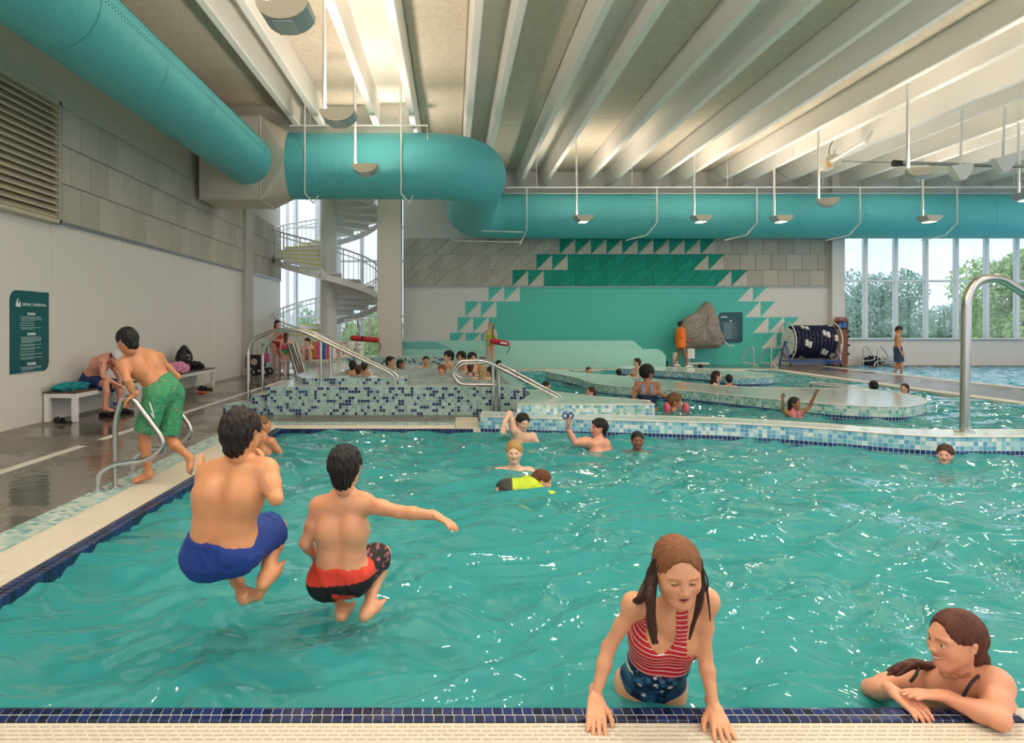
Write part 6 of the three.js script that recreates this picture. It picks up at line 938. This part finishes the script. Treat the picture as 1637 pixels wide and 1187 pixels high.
{ // man sitting on the bench
  const s = 1.03, j = { head: at(184, 573, 11.68), neck: at(173, 568, 11.72), shL: at(163, 577, 11.5), shR: at(177, 574, 11.98), elL: at(165, 602, 11.4), wrL: at(186, 613, 11.5), elR: at(188, 599, 12.0), wrR: at(192, 612, 11.66), pelvis: at(142, 609, 11.75), chest: at(160, 582, 11.73), waist: at(148, 598, 11.75), hipL: at(144, 612, 11.64), hipR: at(147, 611, 11.86), knL: at(169, 613, 11.42), anL: at(168, 651, 11.42), toL: at(182, 657, 11.36), knR: at(190, 617, 11.85), anR: at(191, 646, 11.86), toR: at(206, 651, 11.8) };
  person({ label: 'man in navy shorts and white cap slumped on the wall bench', j, s, hs: 1.0, f: 1.22, cell: 0.014, headCell: 0.006, skin: 0xdd9a80, hair: HR.auburn, style: 'crop', face: V(0.6, -0.75, 0.15), up: V(0.7, 0.6, 0), hands: { L: [j.wrL.clone().sub(j.elL), V(0, -1, 0), V(0, 0.2, -1), 0.5], R: [j.wrR.clone().sub(j.elR), V(-1, 0, 0), V(0, 1, 0), 0.5] },
    wear: (t, info, m) => {
      trunks(t, info, j, s, cloth(0x1f2c5e, 0.7), { len: 0.82, loose: 0.02, waist: 0.1, cell: 0.012, f: 1.2 });
      const H = (x, y, z) => V(x, y, z).applyMatrix4(m), cp = new Field([{ ...ell(V(0, 0.04, -0.015), 0.093, 0.092, 0.108), clip: [{ p: V(0, 0.035, 0), n: V(0, -1, 0) }] }, cap(V(-0.03, 0.045, 0.1), V(0.03, 0.045, 0.1), 0.012, 0.012, 0.02), cap(V(-0.03, 0.04, 0.15), V(0.03, 0.04, 0.15), 0.01, 0.01, 0.04)], 0.008).mesh(); obj('cap', cp.applyMatrix4(m), cloth(0xd4d3d0, 0.8), t);
      obj('beard', new Field([cap(V(-0.05, -0.04, 0.02), V(0, -0.085, 0.062), 0.024, 0.03, 0.02), cap(V(0.05, -0.04, 0.02), V(0, -0.085, 0.062), 0.024, 0.03, 0.02)], 0.008).mesh().applyMatrix4(m), cloth(0x9a3a2a, 0.9), t);
      for (const S of ['L', 'R']) { const a = j['an' + S], b = j['to' + S], f = b.clone().sub(a).setY(0).normalize(); obj('sandal', new Field([cap(a.clone().setY(0.022).addScaledVector(f, -0.07), b.clone().setY(0.022).addScaledVector(f, 0.05), 0.05, 0.05, 0.01), cap(mid(a, b, 0.55).setY(0.06).add(V(0, 0, 0.05)), mid(a, b, 0.55).setY(0.06).add(V(0, 0, -0.05)), 0.036, 0.036, 0.02)].map((q) => ({ ...q, clip: [{ p: V(0, 0.003, 0), n: V(0, -1, 0) }] })), 0.012).mesh(), M.black, t); }
      obj('tattoo', new THREE.TorusGeometry(0.032, 0.006, 6, 14).rotateY(-0.6).translate(...at(161, 581, 11.43).toArray()), cloth(0x7a3a34, 0.8), t);
    } });
}
// swimmers in the main pool
swimmer({ label: 'boy with wet brown hair at the far left pool corner', px: 421, py: 679, d: 8.4, hpx: 29, yaw: 150, headYaw: 110, skin: 0xd08a62, hair: HR.sandy, style: 'wet', f: 1.0 });
swimmer({ label: 'boy with one bent arm raised by the tiled wall', px: 836, py: 675, d: 9.3, hpx: 28, yaw: 20, pitch: 15, skin: SK.fair, hair: HR.dark, style: 'short', lean: 0.15, arms: { shL: at(822, 688, 9.28), elL: at(815, 660, 9.3), wrL: at(806, 676, 9.1) }, hands: { L: [V(-0.15, -1, 0.3), V(0, 0, 1), V(1, 0, 0), 0.15] } });
swimmer({ label: 'blond boy facing the camera low in the water', px: 822, py: 724, d: 7.5, hpx: 37, yaw: 5, headYaw: -8, skin: SK.fair, hair: HR.blond, style: 'short', cell: 0.011 });
swimmer({ label: 'boy with black hair holding goggles above the water', px: 957, py: 684, d: 8.7, hpx: 30, yaw: 190, headYaw: -80, skin: 0xd9967c, hair: HR.black, style: 'short', f: 1.15, bs: 1.05, arms: { shR: at(938, 706, 8.6), shL: at(966, 708, 8.75), elR: at(919, 707, 8.5), wrR: at(908, 684, 8.5) }, hands: { R: [V(-0.05, 1, 0), V(1, 0, 0), V(0, 0, 1), 0.5] } });
swimmer({ label: 'boy with dark skin looking ahead at mid pool', px: 1019, py: 704, d: 8.5, hpx: 29, yaw: -10, skin: SK.dark, hair: HR.black, style: 'crop' });
swimmer({ label: 'boy in a black rash shirt near the right wall', px: 1511, py: 727, d: 7.75, hpx: 32, yaw: -35, headYaw: -45, skin: SK.pink, hair: HR.brown, style: 'short', mouth: 'open', lean: 0.5, wear: (t, i) => suit(t, i, 0.9, cloth(0x17181b, 0.5), (a, b) => b - 0.47, { thick: 0.012, cell: 0.012, name: 'rash_shirt' }) });
{ // boy swimming in a neon shirt
  const j = { head: at(867, 770, 6.65), neck: at(856, 778, 6.68), shL: at(861, 785, 6.5), shR: at(845, 777, 6.85), elL: at(885, 795, 6.4), wrL: at(905, 805, 6.3), elR: at(866, 786, 7.0), wrR: at(884, 790, 7.1), pelvis: at(812, 784, 6.7), chest: at(843, 782, 6.68), knL: at(790, 792, 6.7), knR: at(790, 790, 6.85), anL: at(765, 792, 6.7), anR: at(765, 790, 6.9) };
  const P = person({ label: 'boy in neon yellow shirt swimming on his front', j, s: 0.88, hs: 0.9, cell: 0.011, headCell: 0.0045, skin: SK.pink, hair: HR.auburn, style: 'short', face: V(0.8, -0.2, 0.1), up: V(0.1, 1, -0.1), hands: { L: [V(1, -0.5, 0.3), V(0, -1, 0), V(0, 0, -1), 0.1] },
    wear: (t, i) => { suit(t, i, 0.88, cloth(0xbfd832, 0.6), (a, b) => Math.max(0.06 - b, b - 0.52), { thick: 0.012, cell: 0.01, name: 'rash_shirt', arms: [cap(j.shL, j.elL, 0.062, 0.052, 0.02), cap(j.elL, mid(j.elL, j.wrL, 0.7), 0.052, 0.042, 0.02), cap(j.shR, j.elR, 0.062, 0.052, 0.02)] }); suit(t, i, 0.88, cloth(0x3a3f3c, 0.7), (a, b) => Math.max(b - 0.06, -0.15 - b), { thick: 0.014, cell: 0.011, name: 'shorts' }); } });
}
{ const g = thing('swim_goggles', 'swim goggles held up in the boy\'s raised hand', 'goggles', at(908, 664, 8.48).toArray()); for (const s of [-1, 1]) { obj('lens_cup', new THREE.TorusGeometry(0.028, 0.01, 8, 18).scale(1, 1.2, 1).translate(s * 0.034, 0.0, 0), cloth(0x2f3f7a, 0.3), g); } obj('strap', tube(rounded([V(-0.06, 0.01, 0), V(-0.09, 0.05, 0.01), V(-0.02, 0.08, 0.02), V(0.07, 0.05, 0.01), V(0.06, 0.01, 0)], 0.04), 0.006, 6), cloth(0xcfd4e4, 0.5), g); }
// people in the winding channel
const pinkSuit = (c) => (t, i) => suit(t, i, 0.8, cloth(c, 0.6), onePiece, { cell: 0.014, thick: 0.008 });
swimmer({ label: 'laughing girl in pink raising both arms', px: 1271, py: 645, d: 11.5, hpx: 21, yaw: 15, headYaw: 40, mouth: 'open', skin: SK.brown, hair: HR.dark, style: 'long', bs: 0.85, wear: pinkSuit(0xef6f93), arms: { elL: at(1252, 656, 11.5), wrL: at(1251, 637, 11.4), elR: at(1294, 650, 11.5), wrR: at(1303, 631, 11.4) } });
swimmer({ label: 'small girl with pink arm floats reaching to the woman', px: 1080, py: 641, d: 12.6, hpx: 23, yaw: 60, mouth: 'open', skin: SK.olive, hair: HR.sandy, style: 'curly', bs: 0.72, wear: (t, i) => { for (const s of [-1, 1]) obj('arm_float', new THREE.TorusGeometry(0.06, 0.045, 10, 20).rotateY(Math.PI / 2).translate(...at(1081 + s * 15, 652, 12.5).toArray()), cloth(0xf0667c, 0.35), t); } });
swimmer({ label: 'woman with big curly hair in a blue and navy swimsuit', px: 1035, py: 596, d: 12.9, hpx: 24, yaw: 160, headYaw: 110, skin: SK.brown, hair: HR.black, style: 'curly', f: 1.02, arms: { elR: at(1012, 628, 12.9), wrR: at(1014, 640, 12.7), elL: at(1050, 625, 12.8), wrL: at(1070, 637, 12.7) }, wear: (t, i) => { suit(t, i, 1, cloth(0x1c2546, 0.6), (a, b, c) => Math.max(b - 0.3, -0.11 + Math.abs(a) * 1.1 - b), { cell: 0.014, thick: 0.007 }); suit(t, i, 1, cloth(0x5d96c4, 0.6), (a, b) => Math.max(0.3 - b, b - 0.5, 0.055 - Math.abs(a), Math.abs(a) - 0.1), { cell: 0.012, thick: 0.009, name: 'shoulder_straps' }); } });
swimmer({ label: 'child looking right, head above the blue channel water', px: 874, py: 617, d: 16.4, hpx: 15.5, yaw: 90, skin: SK.tan, hair: HR.dark, style: 'wet', f: 0.9 });
swimmer({ label: 'girl with a ponytail by the tiled step block', px: 944, py: 627, d: 13.9, hpx: 18, yaw: -70, skin: SK.pink, hair: HR.brown, style: 'long', bs: 0.8, wear: pinkSuit(0xe86a7c) });
swimmer({ label: 'swimmer looking over the left tip of the large island', px: 941, py: 592, d: 21.3, hpx: 11.5, yaw: 10, skin: SK.tan, hair: HR.black, style: 'crop' });
swimmer({ label: 'black haired head seen from behind beyond the large island', px: 989, py: 595.5, d: 20.4, hpx: 12, yaw: 180, skin: SK.brown, hair: HR.black, style: 'short' });
swimmer({ label: 'pale boy standing waist deep before the small island', px: 1018, py: 579, d: 20.6, hpx: 13.5, yaw: -80, skin: SK.fair, hair: HR.dark, style: 'short' });
swimmer({ label: 'dark head just above the water by the back deck', px: 1119, py: 587, d: 23.2, hpx: 11, yaw: 180, skin: SK.brown, hair: HR.black, style: 'crop' });
swimmer({ label: 'woman with long dark red hair beside a dark haired man', px: 1146, py: 601, d: 16.2, hpx: 17, yaw: 60, headYaw: 80, skin: SK.fair, hair: 0x3a1a16, style: 'long', wear: (t, i) => suit(t, i, 1, cloth(0x1a1a1e), onePiece, { cell: 0.016, thick: 0.008 }) });
swimmer({ label: 'dark haired man with bare back beside the long haired woman', px: 1165, py: 606, d: 15.5, hpx: 16, yaw: 170, skin: 0xd79a78, hair: HR.black, style: 'crop' });
swimmer({ label: 'dark head from behind beyond the island tip', px: 1396, py: 617, d: 16.3, hpx: 17, yaw: 180, skin: SK.brown, hair: HR.black, style: 'short' });
swimmer({ label: 'woman with slicked dark hair swimming behind the island', px: 1446, py: 621, d: 15.2, hpx: 16, yaw: -60, skin: SK.pink, hair: HR.dark, style: 'long', lean: 0.4 });
// people in the whirlpool
const tub = (label, px, py, d, hpx, yaw, skin, hair, style, extra = {}) => swimmer({ label, px, py, d, hpx, yaw, skin, hair, style, legs: false, bs: 0.9, ...extra });
tub('dark haired bather at the left whirlpool corner, seen from behind', 564, 584, 14.6, 16, 170, SK.tan, HR.black, 'short'); tub('bather with wet brown hair between two others at the whirlpool edge', 573, 591, 13.9, 17, 180, SK.tan, HR.brown, 'wet'); tub('third bather in the left whirlpool group, face hidden', 584, 585, 14.4, 16, 150, SK.tan, HR.dark, 'short');
tub('young man with black hair smiling right in the whirlpool', 624, 578, 16.8, 17, 60, SK.olive, HR.black, 'short'); tub('teenager beside the column looking right in the whirlpool', 641, 582, 17, 15, 70, SK.brown, HR.black, 'short'); tub('broad shouldered teenager facing front in the whirlpool', 681, 577, 17.4, 16, 10, SK.olive, HR.black, 'crop');
tub('curly topped teenager turned left in the whirlpool', 717, 570, 16.6, 17, -50, SK.fair, HR.black, 'curly', { bs: 1 }); tub('red haired child low in the whirlpool water', 706, 591, 14.6, 16, -20, SK.pink, HR.red, 'mop'); tub('dark curly haired bather behind the looped rail', 737, 571, 16.4, 17, -30, SK.olive, HR.black, 'curly'); tub('second dark haired bather behind the looped rail', 755, 572, 16.2, 16, 20, SK.tan, HR.black, 'curly');
tub('woman in purple swimsuit seen from behind in the whirlpool', 752, 588, 14.4, 16, 175, SK.pink, HR.brown, 'bun', { wear: (t, i) => suit(t, i, 0.95, cloth(0x2f2a68), onePiece, { cell: 0.016, thick: 0.008 }) }); tub('woman with long blond hair seen from behind', 770, 592, 13.6, 19, 175, SK.fair, 0xb79a6a, 'long'); tub('dark long haired bather under the rail post', 784, 594, 13.9, 17, -120, SK.tan, HR.black, 'long'); tub('black haired bather beyond the whirlpool corner', 797, 582, 17.6, 13, 180, SK.brown, HR.black, 'short');
// people on the deck
stander({ label: 'lifeguard in neon green swimsuit holding a red rescue tube', x: (787 - CX) * 23.2 / FOCAL, d: 24.15, h: 1.62, yaw: -20, headYaw: -35, pitch: 15, skin: SK.fair, hair: HR.blond, style: 'bun', wide: 0.95,
  pose: (L) => ({ elL: L(-0.24, 1.12, 0.05), wrL: L(-0.02, 1.08, 0.2), elR: L(0.24, 1.12, 0.02), wrR: L(0.08, 1.04, 0.2) }), wear: (t, i, j, s) => suit(t, i, s, cloth(0xa8d84a, 0.6), onePiece, { cell: 0.014, thick: 0.008 }) });
{ const t = thing('rescue_tube', 'red rescue tube carried by the lifeguard in green', 'rescue tube', at(799, 547, 23.9).toArray()); t.rotation.z = -0.18; obj('foam_tube', new THREE.CapsuleGeometry(0.095, 0.5, 8, 20).rotateZ(Math.PI / 2).scale(1, 1, 0.6), M.red, t); obj('print', bx(0.02, 0.26, -0.03, 0.03, -0.062, -0.056), M.white, t); obj('strap', tube(rounded([V(0.33, -0.02, 0), V(0.38, -0.12, 0.02), V(0.3, -0.34, 0.03)], 0.08), 0.014, 6), M.black, t); obj('shoulder_strap', tube(rounded([V(-0.25, 0.1, 0.04), V(-0.35, 0.4, 0.06), V(-0.3, 0.52, 0.0)], 0.1), 0.02, 6), M.black, t); }
stander({ label: 'woman in a long orange shirt walking past the covered lift', x: (1088 - CX) * 25.2 / FOCAL, d: 25.2, h: 1.68, yaw: 90, headYaw: 85, skin: SK.brown, hair: HR.black, style: 'bun', stride: 0.2, pose: (L) => ({ elR: L(0.2, 1.14, 0.05), wrR: L(0.12, 1.05, 0.28), elL: L(-0.2, 1.12, -0.04), wrL: L(-0.2, 0.9, 0.12) }),
  wear: (t, i, j, s, L) => { obj('shirt', new Field([cap(L(-0.07, 1.36, 0), L(-0.08, 0.8, 0), 0.15, 0.17, 0.06), cap(L(0.07, 1.36, 0), L(0.08, 0.8, 0), 0.15, 0.17, 0.06), { ...cap(j.shL, j.elL, 0.085, 0.08, 0.03), flat: true }, { ...cap(j.shR, j.elR, 0.085, 0.08, 0.03), flat: true }].map((p) => ({ ...p, clip: [{ p: L(0, 0.74, 0), n: V(0, -1, 0) }] })), 0.016).mesh(), cloth(0xf07a28, 0.8), t); for (const S of ['L', 'R']) obj('shoe', new Field([cap(j['an' + S].clone().add(V(0, -0.04, 0)), j['to' + S].clone().add(V(0.03, 0.01, 0)), 0.05, 0.045, 0.02)], 0.014).mesh(), M.white, t); } });
stander({ label: 'boy in dark patterned shorts stepping into the far pool', x: 14.25, d: 22.0, y: -0.16, h: 1.66, yaw: 60, headYaw: 70, pitch: 40, skin: 0xc98a60, hair: HR.dark, style: 'short', stride: 0.1, wear: (t, i, j, s) => trunks(t, i, j, s, cloth(0x2f4668, 0.8), { len: 0.9, loose: 0.03, cell: 0.016 }) });
stander({ label: 'barefoot person stepping at the right picture edge', x: 12.72, d: 14.9, h: 1.7, yaw: 100, skin: 0xd9a080, hair: HR.brown, style: 'short', stride: -0.3, wear: (t, i, j, s) => trunks(t, i, j, s, cloth(0x2f4668, 0.8), { len: 0.8, loose: 0.03, cell: 0.016 }) });
stander({ label: 'tall lifeguard in red swimsuit talking to a girl by the stair', x: (443 - CX) * 21.4 / FOCAL, d: 21.4, h: 1.68, yaw: 35, headYaw: 50, pitch: 15, skin: SK.pink, hair: HR.dark, style: 'long', pose: (L) => ({ elR: L(0.2, 1.13, 0.1), wrR: L(0.02, 1.1, 0.22), elL: L(-0.24, 1.14, 0.06), wrL: L(-0.02, 1.08, 0.24) }), wear: (t, i, j, s, L) => { suit(t, i, s, cloth(0xb8283a, 0.6), onePiece, { cell: 0.014, thick: 0.01 }); obj('red_lanyard', tube([L(0.04, 1.0, 0.2), L(0.05, 0.6, 0.17)], 0.035, 8), cloth(0xc02a3a), t); } });
stander({ label: 'girl in pink and green swimsuit with a ponytail, back turned', x: (457 - CX) * 21.0 / FOCAL, d: 21.0, h: 1.28, yaw: 185, skin: SK.fair, hair: HR.brown, style: 'long', wear: (t, i, j, s) => { suit(t, i, s, cloth(0xe8477e, 0.6), (a, b, c) => Math.max(onePiece(a, b, c), 0.13 - b), { cell: 0.012, thick: 0.01, name: 'swimsuit_top' }); suit(t, i, s, cloth(0x1e8a52, 0.6), (a, b, c) => Math.max(onePiece(a, b, c), b - 0.13), { cell: 0.012, thick: 0.012, name: 'swimsuit_bottom' }); } });
{ // girl sitting on the towel bench
  const x = -4.42, d = 21.05, y = 0.47, j = { head: V(x, y + 0.56, -d + 0.08), neck: V(x, y + 0.42, -d + 0.02), pelvis: V(x, y + 0.09, -d - 0.02), shL: V(x - 0.13, y + 0.38, -d + 0.02), shR: V(x + 0.13, y + 0.38, -d + 0.02), elL: V(x - 0.16, y + 0.28, -d + 0.2), wrL: V(x + 0.02, y + 0.36, -d + 0.3), elR: V(x + 0.2, y + 0.36, -d + 0.24), wrR: V(x + 0.02, y + 0.38, -d + 0.3), knL: V(x - 0.08, y + 0.36, -d + 0.26), knR: V(x + 0.1, y + 0.34, -d + 0.26), anL: V(x - 0.08, y + 0.05, -d + 0.22), anR: V(x + 0.1, y + 0.05, -d + 0.2), toL: V(x - 0.09, y + 0.02, -d + 0.34), toR: V(x + 0.12, y + 0.02, -d + 0.32) };
  person({ label: 'girl sitting hunched on the towel covered bench', j, s: 0.75, hs: 0.9, cell: 0.014, headCell: 0.008, skin: SK.fair, hair: HR.dark, style: 'short', face: V(-0.5, -0.2, 0.8), hands: {}, wear: (t, i) => suit(t, i, 0.75, cloth(0x7f93b4, 0.7), onePiece, { cell: 0.012, thick: 0.009 }) });
}
renderer.render(scene, camera);
